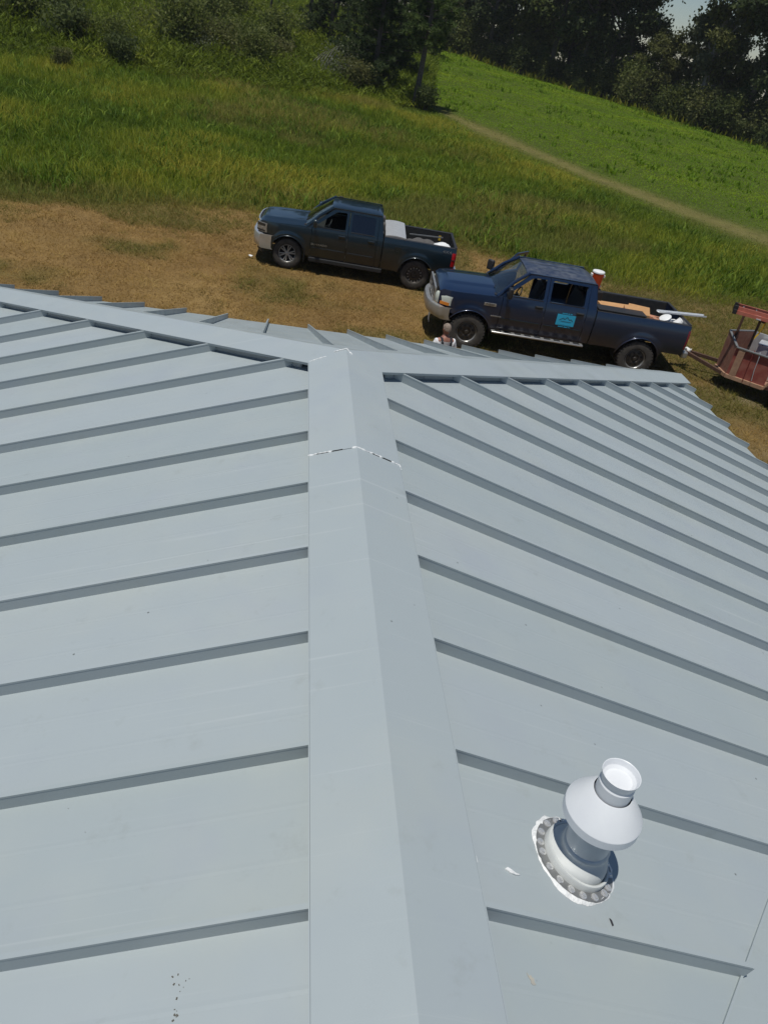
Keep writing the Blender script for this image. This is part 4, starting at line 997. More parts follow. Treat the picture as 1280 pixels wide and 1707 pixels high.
for yy in (-.55, .55): MB().box((.295, yy, .60), (.02, .12, .06)).build('latch', MT['trim'], ld)
sb = MB(); rows = []
for i in range(9):
    u = i/8*2-1; rows.append([(u*.28, v*.19, .13*(1-abs(u)**3)*(1-abs(v)**3)+.015*math.sin(7*u+4*v)) for v in arc_lin(-1, 1, 9)])
place(tag(MB().slab(rows, (0, 0, -.03)).build('white_sack', MT['white_plastic'], smooth=60), 'white plastic sack lying at the slate truck tailgate', 'sack'), on_truck(truck_a, 4.32, -.55, 1.20, .2))
rows = [[(u*.5, v*.35, .16*(1-abs(u)**2.5)*(1-abs(v)**2.5)+.02*math.sin(9*u-5*v)) for v in arc_lin(-1, 1, 9)] for u in arc_lin(-1, 1, 11)]
place(tag(MB().slab(rows, (0, 0, -.03)).build('tarp_bundle', MT['seat'], smooth=60), 'grey tarp bundle in the slate truck bed', 'tarp'), on_truck(truck_a, 3.78, -.35, 1.13))
place(tag(MB().bar((-.5, 0, 0), (.5, .1, .03), .03, .03).build('pry_bar', MT['dull_chrome']), 'thin grey bar lying across the slate truck bed', 'bar'), on_truck(truck_a, 3.9, .35, 1.21))
for i, (x, y, a) in enumerate(((3.72, -.35, 0), (4.32, -.55, 0))):
    place(tag(MB().box((0, 0, .19), (.6, .5, .38)).build('storage_crate', MT['bedliner'], bevel=.02), 'black storage crate under the ' + ('tarp bundle' if i == 0 else 'white sack') + ' in the slate truck bed', 'crate'), on_truck(truck_a, x, y, .75))
# water cooler
wc = ething('water_cooler', 'orange drum water cooler with white lid behind the navy cab', 'cooler', on_truck(truck_b, 3.31, .58, 1.02))
MB().box((0, 0, .29), (.42, .5, .58)).build('cooler_stand', MT['dark'], wc, bevel=.02)
MB().lathe([(0, .54), (.118, .54), (.125, .56), (.152, .98), (.154, 1.0), (0, 1.0)], 32).build('drum', MT['orange'], wc, smooth=40)
ldd = MB().lathe([(0, 1.055), (.10, 1.055), (.148, 1.045), (.160, 1.03), (.160, 1.0), (0, 1.0)], 32).build('lid', MT['white_plastic'], wc, smooth=40)
for sg in (-1, 1): MB().box((sg*.162, 0, .93), (.05, .11, .07)).build('handle', MT['white_plastic'], wc, bevel=.015)
MB().lathe([(0, .045), (.02, .04), (.02, 0)], 10, (.125, 0, .66), 'x').build('tap', MT['white_plastic'], wc)
sbx = ething('side_toolbox', 'low black toolbox along the near rail of the navy truck bed', 'toolbox', on_truck(truck_b, 3.72, -.72, .94))
MB().box((0, 0, .28), (1.2, .36, .56)).build('box_body', MT['bedliner'], sbx, bevel=.02)
MB().box((0, 0, .575), (1.24, .40, .04)).build('lid', MT['trim'], sbx, bevel=.012)
MB().box((.4, .205, .5), (.1, .02, .06)).build('latch', MT['dull_chrome'], sbx)
# cardboard cartons and buckets
def carton(x, y, z, d, rz, label, mt, ry=0, flap=False):
    c = ething('cardboard_box', label, 'cardboard box', on_truck(truck_b, x, y, z, rz) @ Matrix.Rotation(ry, 4, 'Y'))
    MB().box((0, 0, d[2]/2), d).build('carton', mt, c, bevel=.008)
    MB().box((0, 0, d[2]+.001), (d[0]+.002, .06, .003)).build('tape_strip', MT['tan_wood'], c)
    pr = MB(); 
    for k in range(5): pr.box((-d[0]*.3+k*d[0]*.13, -d[1]/2-.001, d[2]*.6), (d[0]*.09, .002, d[2]*.16))
    pr.build('carton_print', MT['ink'], c)
    if flap: MB().prism([(-d[0]/2, -d[1]/2, d[2]), (d[0]/2, -d[1]/2, d[2]), (d[0]*.42, -d[1]*.2, d[2]+.16), (-d[0]*.42, -d[1]*.2, d[2]+.16)], (0, .004, 0)).build('flap', mt, c)
    return c
carton(3.92, .0, .94, (.95, .8, .44), .05, 'long flat brown carton nearest the cooler in the navy truck bed', MT['cardboard'])
carton(4.28, -.30, .94, (.62, .55, .53), -.22, 'brown printed carton with raised flap in the navy truck bed', MT['cardboard'], flap=True)
carton(4.83, -.42, .94, (.50, .52, .44), .30, 'reddish carton leaning among the cartons in the navy truck bed', MT['cardboard2'], ry=.15)
def pail(x, y, z, rz, lean, label, r=.15, h=.36):
    b = ething('pail', label, 'bucket', on_truck(truck_b, x, y, z, rz) @ Matrix.Rotation(lean, 4, 'Y'))
    MB().lathe([(0, 0), (r*.86, 0), (r, h), (r*1.06, h), (r*1.06, h+.02), (r*.95, h+.03), (0, h+.03)], 24).build('bucket', MT['white_plastic'], b, smooth=35)
    MB().tube([(0, r*1.02*math.cos(t), h*.8-r*.8*math.sin(t)) for t in arc_lin(0, math.pi, 9)], .006, 5).build('bail', MT['dull_chrome'], b)
    return b
pail(5.10, -.50, 1.20, .3, -.5, 'white pail tipped sideways against the reddish carton', .14, .30)
pail(5.28, -.38, 1.20, .1, .9, 'white pail lying over by the navy tailgate', .13, .26)
for i, (x, y) in enumerate(((5.10, -.50), (5.32, -.36))):
    place(tag(MB().box((0, 0, .13), (.2, .6, .26)).build('cargo_crate', MT['bedliner'], bevel=.02), 'dark crate under the white pail ' + ('beside the reddish carton' if i == 0 else 'by the navy tailgate'), 'crate'), on_truck(truck_b, x, y, .94))
bk = place(tag(MB().box((0, 0, 0), (.22, .17, .13)).build('white_carton', MT['white_plastic'], bevel=.006), 'small white carton with dark print at the navy tailgate', 'box'), on_truck(truck_b, 5.36, -.15, 1.27, .4))
MB().box((0, -.087, .01), (.14, .003, .05)).build('carton_print', MT['ink'], bk)
ts = place(empty('metal_trim', label='long pale metal trim channel sticking out over the navy tailgate', cat='metal trim'), on_truck(truck_b, 4.55, -.40, 1.535, .20))
ch = MB(); ch.box((.95, 0, 0), (1.4, .13, .004)); ch.build('trim_web', MT['white_paint'], ts)
for yy in (-.065, .065): MB().box((.95, yy, .018), (1.4, .004, .04)).build('trim_flange', MT['white_paint'], ts)
# white rag hanging below the front bumper, litter on the yard
rg = MB().slab([[(x+.01*math.sin(z*20), y, z) for z in arc_lin(.42, .72, 6)] for x, y in [(-1.0, -.62), (-.985, -.52), (-1.0, -.42)]], (.012, 0, 0))
place(tag(rg.build('rag', MT['white_plastic'], smooth=50), 'white rag hanging under the navy front bumper', 'rag'), on_truck(truck_b, .06, 0, 0))
p = gp(417, 431); o = MB().slab([[(x*.07, y*.035, .02+.02*math.sin(3*x+2*y)) for y in arc_lin(-1, 1, 4)] for x in arc_lin(-1, 1, 5)], (0, 0, -.006)).build('paper_scrap', MT['white_plastic'], smooth=50)
o.location = p+Vector((0, 0, .06)); tag(o, 'white paper scrap on the brown yard before the slate truck', 'litter')

# ================================================================== TRAILER WITH LADDER
hx = truck_b.location.x+math.cos(y2)*5.85; hy = truck_b.location.y+math.sin(y2)*5.85
ta = R(-38); TA = Vector((math.cos(ta), math.sin(ta), 0)); TN = Vector((-TA.y, TA.x, 0))
trl = empty('utility_trailer', (hx, hy, 0), ta, label='small red and brown box trailer hitched behind the navy truck', cat='trailer')
# local axes: x along the trailer to the rear, y to its far side; near front foot of the box measured from the photograph
Ri = Matrix.Rotation(-ta, 3, 'Z')
def tl(w): return Ri @ (Vector(w)-Vector((hx, hy, 0)))
q1 = tl((10.98, 17.76, .5)); q0 = tl((11.0, 18.36, .5))
xn_, yn_ = q1.x, q1.y; wid = 1.22; LEN = 2.6; hgt = .92
c_near = Vector((xn_, yn_, 0)); c_nose = Vector((q0.x, q0.y, 0)); c_far = Vector((xn_+.16, yn_+wid, 0))
tg_ = MB(); 
for c in (c_near, c_far): tg_.bar((.06, 0, .60), (c.x+.1, c.y+(.05 if c is c_near else -.05), .47), .07, .09)
tg_.box((.0, 0, .66), (.22, .10, .09)); tg_.build('tongue', MT['rust'], trl, bevel=.008)
rg_ = MB().slab([[(.22+.09*u, .06*v, .70+.03*math.sin(4*u+3*v)) for v in arc_lin(-1, 1, 5)] for u in arc_lin(-1, 1, 6)], (0, 0, -.05)).build('white_rag', MT['white_plastic'], smooth=60)
rg_.matrix_world = Matrix.Translation((hx, hy, -.03)) @ Matrix.Rotation(ta, 4, 'Z'); tag(rg_, 'white rag lying on the rusty trailer tongue', 'rag')
fl = MB().prism([(c_near.x, c_near.y, .48), (xn_+LEN, c_near.y, .48), (xn_+LEN, c_far.y, .48), (c_far.x, c_far.y, .48), (c_nose.x, c_nose.y, .48)], (0, 0, .06)); fl.build('floor', MT['brown_wood'], trl)
def wallp(a, b, z0, z1, name, mt, th=.03, lean=0.0, nb=1, gapw=.008, z1b=None):
    """a wall of upright boards between two plan points"""
    a = Vector(a); b = Vector(b); d = b-a; n_ = Vector((d.y, -d.x, 0)).normalized()
    for k in range(nb):
        p = a+d*(k/nb)+d.normalized()*gapw/2; q = a+d*((k+1)/nb)-d.normalized()*gapw/2; off = n_*lean
        MB().prism([(p.x, p.y, z0), (q.x, q.y, z0), (q.x+off.x, q.y+off.y, z1+((z1b or z1)-z1)*(k+1)/nb), (p.x+off.x, p.y+off.y, z1+((z1b or z1)-z1)*k/nb)], -n_*th).build(name, mt, trl, bevel=.004)
z0, z1 = .54, .54+hgt
wallp(c_nose, c_near, z0, z1, 'front_board', MT['brown_wood'], nb=3, lean=.02, z1b=z1-.20)
wallp(c_far, c_nose, z0, z1, 'front_board', MT['brown_wood'], nb=3)
XW = xn_+.95                                           # where the wheel box begins
wallp(c_near, (XW, yn_, 0), z0, z1-.22, 'side_panel', MT['red_wood'], nb=1, lean=.02)
wallp((XW, yn_, 0), (xn_+LEN, yn_, 0), z0+.32, z1-.22, 'side_panel', MT['red_wood'], nb=1, lean=.02)
wallp((xn_+LEN, c_far.y, 0), c_far, z0, z1, 'side_panel', MT['alu'], nb=3)
wallp((xn_+LEN, yn_, 0), (xn_+LEN, c_far.y, 0), z0, z1-.22, 'tail_board', MT['red_wood'], nb=2)
MB().bar((c_near.x, yn_-.018, .50), (XW, yn_-.018, .50), .05, .10).build('bottom_rail', MT['tan_wood'], trl, bevel=.006)
MB().bar((c_nose.x-.02, c_nose.y, .50), (c_near.x-.02, c_near.y, .50), .05, .10).build('bottom_rail', MT['tan_wood'], trl, bevel=.006)
MB().bar((c_near.x+.16, yn_-.026, .56), (c_near.x+.16, yn_-.045, z1-.22), .16, .02, (0, 1, 0)).build('upright_board', MT['tan_wood'], trl, bevel=.004)
MB().bar((XW, yn_-.03, .48), (XW+.16, yn_-.03, .86), .05, .11, (0, 1, 0)).build('wheel_box_edge', MT['tan_wood'], trl, bevel=.006)
tc_ = MB(); tc_.bar((c_near.x, yn_-.03, z1-.20), (xn_+LEN, yn_-.03, z1-.20), .07, .035); tc_.build('top_rail', MT['ring'], trl, bevel=.006)
tc_ = MB(); tc_.bar((c_nose.x, c_nose.y, z1+.01), (c_near.x, c_near.y, z1-.19), .06, .03); tc_.bar((c_far.x, c_far.y, z1+.01), (c_nose.x, c_nose.y, z1+.01), .06, .03); tc_.build('top_rail', MT['ring'], trl, bevel=.006)
MB().box((XW+.62, yn_-.10, .86), (1.0, .36, .03)).build('fender', MT['trim'], trl, bevel=.01)
for sg, yy in ((-1, yn_-.12), (1, c_far.y+.12)):
    make_wheel(trl, (XW+.62, yy, .33), sg, .33, .22, 'steel14')
MB().tube([(XW+.62, yn_, .33), (XW+.62, c_far.y, .33)], .035, 8).build('axle', MT['dark'], trl)
def at_z(px, py, z):
    d = ray(px, py); t = (z-CAM[2])/d[2]; return Vector(CAM+t*d)
pa_ = tl(at_z(1229, 552, 1.48)); pb_ = tl(at_z(1249, 576, 1.33))
for dx in (0, 2.2):
    for q in (pa_, pb_): MB().bar((q.x+dx, q.y, .5), (q.x+dx, q.y, 1.97), .06, .06, (0, 1, 0)).build('rack_post', MT['rust'], trl, bevel=.006)
    dd = (pa_-pb_); dd.z = 0; dd.normalize(); a_ = pa_+dd*.15; b_ = pb_-dd*.15
    MB().bar((a_.x+dx, a_.y, 1.99), (b_.x+dx, b_.y, 1.99), .06, .06).build('rack_crossbar', MT['rust'], trl, bevel=.006)
tbx = ething('job_box', 'white metal tool chest inside the trailer under the ladder', 'tool chest', Matrix.Translation((hx, hy, 0)) @ Matrix.Rotation(ta, 4, 'Z') @ Matrix.Translation((xn_+1.15, yn_+.85, .54)))
MB().box((0, 0, .38), (1.5, .42, .76)).build('chest_body', MT['alu'], tbx, bevel=.012)
lo_ = MB().box((0, 0, .785), (1.54, .46, .05)).build('lid', MT['alu'], tbx, bevel=.01)
for k in range(7): MB().lathe([(0, -.008), (.012, -.006), (.014, 0)], 8, (-.66+k*.22, -.231, .785), 'y').build('rivet', MT['trim'], lo_)
LQ = tl(at_z(1226, 514, 2.08))
lad = ething('extension_ladder', 'pink red fibreglass extension ladder lying on the trailer rack', 'ladder', Matrix.Translation((hx, hy, 0)) @ Matrix.Rotation(ta, 4, 'Z') @ Matrix.Translation((LQ.x+.22, LQ.y, 2.01)) @ Matrix.Rotation(R(9), 4, 'Z'))
for lay, (zz, wd) in enumerate(((.05, .40), (.14, .34))):
    for sg in (-1, 1):
        r_ = MB(); y_ = sg*wd/2; r_.box((1.9, y_, zz), (4.2, .008, .085)); r_.box((1.9, y_-sg*.014, zz+.04), (4.2, .03, .006)); r_.box((1.9, y_-sg*.014, zz-.04), (4.2, .03, .006))
        ro_ = r_.build('rail', MT['fiberglass'], lad)
        MB().box((-.22, y_, zz), (.10, .05, .11)).build('end_cap', MT['dark'], ro_, bevel=.01)
    for k in range(13):
        MB().tube([(-.05+k*.305, -wd/2, zz), (-.05+k*.305, wd/2, zz)], .016, 8).build('rung', MT['ring'], lad, smooth=50)
MB().box((.36, 0, .02), (.11, .48, .02)).build('rung_lock', MT['galv'], lad)
st = MB(); pts = [(xn_+.36, yn_+.40, 2.05), (xn_+.34, yn_+.42, 1.8), (xn_+.30, yn_+.45, 1.6), (xn_+.24, yn_+.44, 1.45), (xn_+.20, yn_+.46, 1.30)]
for a, b in zip(pts[:-1], pts[1:]): st.bar(a, b, .035, .006, (0, -1, .2))
so_ = st.build('ratchet_strap', MT['yellow']); so_.matrix_world = Matrix.Translation((hx, hy, 0)) @ Matrix.Rotation(ta, 4, 'Z'); tag(so_, 'yellow ratchet strap hanging from the ladder to the trailer', 'strap')
cb = MB().tube([(xn_+.55, yn_+.02, 1.30), (xn_+.58, yn_-.06, 1.2), (xn_+.60, yn_-.075, .85), (xn_+.64, yn_-.08, .60)], .009, 5).build('hanging_cable', MT['galv']); cb.matrix_world = so_.matrix_world; tag(cb, 'thin grey cable hanging over the red trailer side', 'cable')
cb = MB().tube([(xn_+.42, yn_+.02, 1.30), (xn_+.42, yn_-.055, 1.2), (xn_+.43, yn_-.07, .85), (xn_+.45, yn_-.075, .5)], .012, 5).build('hanging_rope', MT['maroon']); cb.matrix_world = so_.matrix_world; tag(cb, 'dark rope hanging over the red trailer side', 'rope')
cb = MB().tube([(xn_+.75, yn_+.72, 1.40), (xn_+.95, yn_+.80, 1.38), (xn_+1.3, yn_+.78, 1.40), (xn_+1.8, yn_+.85, 1.38)], .012, 6).build('orange_cord', MT['orange_cord']); cb.matrix_world = so_.matrix_world; tag(cb, 'orange extension cord lying over the white tool chest', 'cord')

# ================================================================== THE PERSON BELOW THE EAVE
pd = ray(746, 546); tt = (1.70-CAM[2])/pd[2]; px_, py_ = CAM[0]+tt*pd[0], CAM[1]+tt*pd[1]
per = empty('person', (px_, py_, 0), R(14), label='person in white shirt and dark harness standing between eave and navy truck', cat='person')
J = {}   # facing +y (towards the truck)
def joint(n, p, r): J[n] = (Vector(p), r)
joint('pelvis', (0, 0, .95), (.155, .105)); joint('waist', (0, .005, 1.10), (.145, .10)); joint('chest', (0, -.005, 1.30), (.165, .115)); joint('yoke', (0, -.01, 1.44), (.11, .085)); joint('neck', (0, .0, 1.53), (.058, .06)); joint('neck2', (0, .012, 1.575), (.054, .056))
joint('skull', (0, .02, 1.66), (.076, .092)); joint('crown', (0, .01, 1.735), (.070, .085)); joint('top', (0, .008, 1.775), (.035, .045))
for sg, t in ((-1, 'L'), (1, 'R')):
    joint('sh'+t, (sg*.17, -.01, 1.43), (.066, .062)); joint('up'+t, (sg*.225, -.01, 1.30), (.052, .052)); joint('el'+t, (sg*.27, .0, 1.13), (.042, .042)); joint('fa'+t, (sg*.265, .10, 1.03), (.038, .038)); joint('wr'+t, (sg*.235, .24, .97), (.027, .024)); joint('pa'+t, (sg*.225, .30, .955), (.038, .016)); joint('pb'+t, (sg*.222, .335, .945), (.040, .014))
    for k, (dx, ln) in enumerate(((-.03, .070), (-.01, .082), (.01, .076), (.03, .060))):
        b = J['pb'+t][0]; joint('f%d%s' % (k, t), b+Vector((dx, .02, -.003)), (.0085, .0085)); joint('g%d%s' % (k, t), b+Vector((dx*1.05, .02+ln*.55, -.016)), (.008, .008)); joint('h%d%s' % (k, t), b+Vector((dx*1.05, .02+ln*.8, -.045)), (.007, .007))
    b = J['pa'+t][0]; joint('t1'+t, b+Vector((-sg*.042, .012, -.008)), (.010, .010)); joint('t2'+t, b+Vector((-sg*.06, .05, -.022)), (.008, .008))
    joint('hip'+t, (sg*.095, 0, .90), (.095, .10)); joint('th'+t, (sg*.105, .005, .72), (.080, .085)); joint('kn'+t, (sg*.11, .01, .50), (.058, .060)); joint('ca'+t, (sg*.112, -.012, .36), (.055, .060)); joint('an'+t, (sg*.115, -.01, .10), (.038, .042)); joint('he'+t, (sg*.117, -.02, .05), (.040, .04)); joint('to'+t, (sg*.13, .16, .035), (.042, .028))
E_ = [('pelvis','waist'),('waist','chest'),('chest','yoke'),('yoke','neck'),('neck','neck2'),('neck2','skull'),('skull','crown'),('crown','top')]
for t in 'LR':
    E_ += [('yoke','sh'+t),('sh'+t,'up'+t),('up'+t,'el'+t),('el'+t,'fa'+t),('fa'+t,'wr'+t),('wr'+t,'pa'+t),('pa'+t,'pb'+t),('pelvis','hip'+t),('hip'+t,'th'+t),('th'+t,'kn'+t),('kn'+t,'ca'+t),('ca'+t,'an'+t),('an'+t,'he'+t),('he'+t,'to'+t),('pa'+t,'t1'+t),('t1'+t,'t2'+t)]
    for k in range(4): E_ += [('pb'+t, 'f%d%s' % (k, t)), ('f%d%s' % (k, t), 'g%d%s' % (k, t)), ('g%d%s' % (k, t), 'h%d%s' % (k, t))]
def skinned(name, names, edges, mt, parent, grow=0, sub=2):
    names = [n for n in names]; ix = {n: i for i, n in enumerate(names)}
    me = bpy.data.meshes.new(name); me.from_pydata([tuple(J[n][0]) for n in names], [(ix[a], ix[b]) for a, b in edges if a in ix and b in ix], [])
    o = bpy.data.objects.new(name, me); C.objects.link(o); o.parent = parent; me.materials.append(mt)
    sm = o.modifiers.new('skin', 'SKIN'); sm.use_smooth_shade = True
    for i, n in enumerate(names):
        r = J[n][1]; me.skin_vertices[0].data[i].radius = (r[0]+grow, r[1]+grow); me.skin_vertices[0].data[i].use_root = (i == 0)
    ss = o.modifiers.new('sub', 'SUBSURF'); ss.levels = ss.render_levels = sub
    return o
skinned('body', J.keys(), E_, MT['skin'], per)
skinned('shirt', ['chest', 'yoke', 'waist', 'pelvis', 'shL', 'upL', 'shR', 'upR', 'elL', 'elR'], E_, MT['shirt'], per, grow=.014)
skinned('trousers', ['pelvis', 'hipL', 'thL', 'knL', 'caL', 'anL', 'hipR', 'thR', 'knR', 'caR', 'anR'], E_, MT['denim'], per, grow=.018)
for t in 'LR': skinned('work_boot', ['an'+t, 'he'+t, 'to'+t], E_, MT['boots'], per, grow=.016)
# head: cropped hair, ears, nose, eyes, mouth
hd = MB(); rows = []
for i in range(10):
    th = i/9*R(100); rows.append([(.081*math.sin(th)*math.cos(a), .012-.004+.098*math.sin(th)*math.sin(a), 1.69+.098*math.cos(th)+(.03*math.sin(a) if th > 1.2 else 0)) for a in arc_lin(0, 2*math.pi, 25)])
hd.grid(rows).build('hair', MT['hair'], per, smooth=60)
for sg in (-1, 1):
    MB().lathe([(0, 0), (.012, .004), (.02, .010), (.024, .002), (.02, -.004)], 12, (sg*.078, .01, 1.66), 'x').build('ear', MT['skin'], per, smooth=60)
    MB().lathe([(0, .010), (.008, .007), (.011, 0)], 10, (sg*.03, .098, 1.675), 'y').build('eye', MT['ink'], per, smooth=60)
MB().add([(-.014, .105, 1.635), (.014, .105, 1.635), (0, .133, 1.637), (0, .10, 1.685)], [(0, 1, 2), (0, 2, 3), (1, 3, 2), (0, 3, 1)]).build('nose', MT['skin'], per)
MB().box((0, .104, 1.605), (.045, .012, .010)).build('mouth', MT['maroon'], per, bevel=.003)
# harness webbing over the shoulders and across the back
for sg in (-1, 1):
    pts = [(sg*.06, -.128, 1.15), (sg*.085, -.142, 1.30), (sg*.095, -.115, 1.43), (sg*.10, -.06, 1.497), (sg*.10, .0, 1.50), (sg*.095, .075, 1.45), (sg*.09, .128, 1.32), (sg*.075, .125, 1.12)]
    st = MB()
    for a, b in zip(pts[:-1], pts[1:]): st.bar(a, b, .048, .014, (0, Vector(a).y, .02+max(0, Vector(a).z-1.38)*2))
    st.build('harness_strap', MT['strap'], per)
st = MB(); st.bar((-.10, -.142, 1.30), (.10, -.142, 1.30), .05, .014, (0, -1, 0)) if False else st.box((0, -.142, 1.31), (.2, .014, .05)); st.build('harness_back_strap', MT['strap'], per)

# ================================================================== GRASS AND WEEDS
def blades(x, y, h, wd, lean, col, segs=2, seed=1, rootc=.55, z=None, dirs=None):
    """many single blades in one mesh: (verts, tris, colours); blades taper to a point and bend over"""
    r = np.random.default_rng(seed); n = len(x); a = r.uniform(0, 2*np.pi, n); b = r.uniform(0, 2*np.pi, n) if dirs is None else dirs
    z = ground_z(x, y)-.02 if z is None else z
    ax = np.stack([np.cos(a), np.sin(a), 0*a], 1)*wd[:, None]*.5; ld = np.stack([np.cos(b), np.sin(b), 0*b], 1)*(lean*h)[:, None]
    base = np.stack([x, y, z], 1); up = np.stack([0*h, 0*h, h], 1)
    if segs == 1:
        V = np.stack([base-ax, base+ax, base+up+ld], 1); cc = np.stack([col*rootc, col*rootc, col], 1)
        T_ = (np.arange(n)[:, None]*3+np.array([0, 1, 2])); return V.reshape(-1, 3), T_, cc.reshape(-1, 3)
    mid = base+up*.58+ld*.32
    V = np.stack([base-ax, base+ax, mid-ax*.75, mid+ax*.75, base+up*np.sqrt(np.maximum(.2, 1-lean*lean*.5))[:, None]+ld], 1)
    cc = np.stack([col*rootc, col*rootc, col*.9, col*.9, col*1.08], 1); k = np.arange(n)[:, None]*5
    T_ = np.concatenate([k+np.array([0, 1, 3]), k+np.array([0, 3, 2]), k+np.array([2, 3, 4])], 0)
    return V.reshape(-1, 3), T_, cc.reshape(-1, 3)
def join(parts):
    V = []; T_ = []; Cc = []; n = 0
    for v, t, c in parts: V.append(v); T_.append(t+n); Cc.append(c); n += len(v)
    return np.concatenate(V), np.concatenate(T_), np.concatenate(Cc)
GAIN = (1.22, 1.2, 1.02)
def mixc(cols, w): 
    """blend a list of colours by a 0..1 field"""
    cols = np.array(cols)*np.array(GAIN); k = np.clip(w, 0, .9999)*(len(cols)-1); i = k.astype(int); f = (k-i)[:, None]; return cols[i]*(1-f)+cols[i+1]*f
def fan(n, d0, d1, a0, a1, r):
    """even scatter over a sector of the land in front of the house"""
    d = np.sqrt(r.uniform(d0*d0, d1*d1, n)); a = np.radians(r.uniform(a0, a1, n)); return -.36+d*np.sin(a), d*np.cos(a), d
r = np.random.default_rng(5)
# the dry mown yard
n = 460000; x = r.uniform(-17, 22, n); y = r.uniform(8.6, 29.5, n)
k = (edge_y(x)-y > -.7) & ~((np.abs(x) < 3.7) & (y < 7.4)); x = x[k]; y = y[k]
pn = fbm(x/1.7, y/1.7, 41); fn = .55*fbm(x/.5, y/.5, 43)+.45*vnoise(x/.16, y/.16, 44); gr = sstep(.51, .68, .65*fbm(x/2.2+9, y/1.5, 47)+.35*fbm(x/.6, y/.5, 48)+.16*sstep(4, 11, x)+.14*sstep(4, .3, edge_y(x)-y))
sandy = sstep(.58, .70, fbm(x/1.3+4, y/.8, 55))*sstep(9.5, 12, x)*sstep(20, 15, y)
col = mixc([(.07, .036, .012), (.19, .11, .034), (.33, .21, .068), (.46, .33, .135)], np.clip(fn*1.5+pn*.7-.62+r.normal(0, .14, len(x)), 0, 1))
colg = mixc([(.07, .08, .018), (.14, .145, .032), (.23, .21, .06)], np.clip(fn*.9+.05+r.normal(0, .15, len(x)), 0, 1))
gw = (gr*(.55+.45*(r.uniform(0, 1, len(x)) < .75)))[:, None]; col = col*(1-gw)+colg*gw
keep = r.uniform(0, 1, len(x)) > sandy*.85; x, y, col, gr, fn = x[keep], y[keep], col[keep], gr[keep], fn[keep]
h = (.03+.09*fn*fn*1.6*r.uniform(.4, 1.4, len(x)))*(1+.9*gr)
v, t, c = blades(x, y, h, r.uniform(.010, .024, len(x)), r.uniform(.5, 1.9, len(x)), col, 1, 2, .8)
tag(np_obj('mown_grass', v, tris=t, col=c, material=MT['grass']), 'dry brown mown grass with green patches around the trucks', 'grass', kind='stuff')
GAIN = (2.4, 2.42, .8)
# the tall meadow between the yard, the track and the weeds
parts = []
n = 620000; x, y, d = fan(n, 22, 74, -30, 44, r)
k = (edge_y(x)-y < .35) & (weed_d(x, y) < 1.5) & (track_d(x, y) < -1.4+1.0*r.uniform(-1, 1, n)) & (r.uniform(0, 1, n) < np.clip(1.25-(d-25)/70, .35, 1)); x, y, d = x[k], y[k], d[k]
pn = fbm(x/4.2, y/3.0, 61); fn = fbm(x/.8, y/.8, 63); wn = fbm(x/9, y/5+3, 65)
ht = (.22+.42*fn)*(.65+.8*pn)*sstep(-.4, 1.6, y-edge_y(x)+.3)+.08
nt = np.where(x > TRX[0]-3, -track_d(x, y), 20); ht = ht*r.uniform(.5, 1.2, len(x))*.78*np.clip(nt/8, .12, 1)
w_ = np.clip(-.22+1.5*pn-.5*(wn-.5)+.25*(fn-.5)+r.normal(0, .13, len(x)), 0, 1)
col = mixc([(.035, .060, .012), (.058, .088, .017), (.088, .115, .026), (.135, .145, .042), (.185, .165, .06)], w_)
dryp = sstep(.56, .72, wn+.12*(fn-.5))*.6; col = col*(1-dryp[:, None])+np.array([.32, .26, .075])*dryp[:, None]
tk = (sstep(5.0, .8, nt)*(.25+.6*fn))[:, None]; col = col*(1-tk)+np.array([.24, .21, .07])*tk
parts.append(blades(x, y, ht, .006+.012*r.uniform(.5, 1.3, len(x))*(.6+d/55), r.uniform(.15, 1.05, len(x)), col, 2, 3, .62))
# seed heads and broad weeds among it
n = 26000; x, y, d = fan(n, 25, 72, -30, 42, r); k = (edge_y(x)-y < -.6) & (weed_d(x, y) < 1) & (track_d(x, y) < -6) & (fbm(x/2.5, y/2.5, 71) > .48); x, y, d = x[k], y[k], d[k]
col = mixc([(.03, .058, .014), (.06, .10, .025), (.12, .15, .05)], r.uniform(0, 1, len(x)))
for q in range(4):
    a = r.uniform(0, 2*np.pi, len(x)); rr = r.uniform(0, .14, len(x))
    parts.append(blades(x+rr*np.cos(a), y+rr*np.sin(a), r.uniform(.2, .6, len(x)), r.uniform(.03, .07, len(x)), r.uniform(.3, 1.1, len(x)), col*r.uniform(.7, 1.2, (len(x), 1)), 2, 10+q, .6))
v, t, c = join(parts)
tag(np_obj('meadow_grass', v, tris=t, col=c, material=MT['grass']), 'tall green meadow grass with straw coloured patches behind the trucks', 'grass', kind='stuff')
GAIN = (2.45, 2.35, .65)
# the hill field beyond the track, shorter and brighter
parts = []
n = 380000; x, y, d = fan(n, 36, 128, 4, 46, r)
k = (track_d(x, y) > -3.4) & (weed_d(x, y) < -2) | ((track_d(x, y) > .2) & (d > 50) & (d < 128)); k = k & (np.degrees(np.arctan2(x+.36, y)) > 5) & (r.uniform(0, 1, n) < .7+.3*sstep(.2, 1.8, np.abs(track_d(x, y)))); x, y, d = x[k], y[k], d[k]
pn = fbm(x/7, y/4, 81); fn = fbm(x/1.2, y/1.2, 83); far = sstep(70, 105, d)
w_ = np.clip(.1+.75*pn+.25*fn+r.normal(0, .13, len(x)), 0, 1)
col = mixc([(.046, .090, .010), (.066, .122, .013), (.090, .150, .020), (.125, .165, .034)], w_)
td = np.abs(track_d(x, y)); trk = (sstep(3.8, .5, td)*(.38+.55*fn))[:, None]; col = col*(1-trk)+np.array([.24, .21, .07])*trk*r.uniform(.7, 1.1, (len(x), 1))
ht = (.06+.10*fn*pn*2)*r.uniform(.6, 1.3, len(x))*np.clip(.5+td/4, .5, 1)
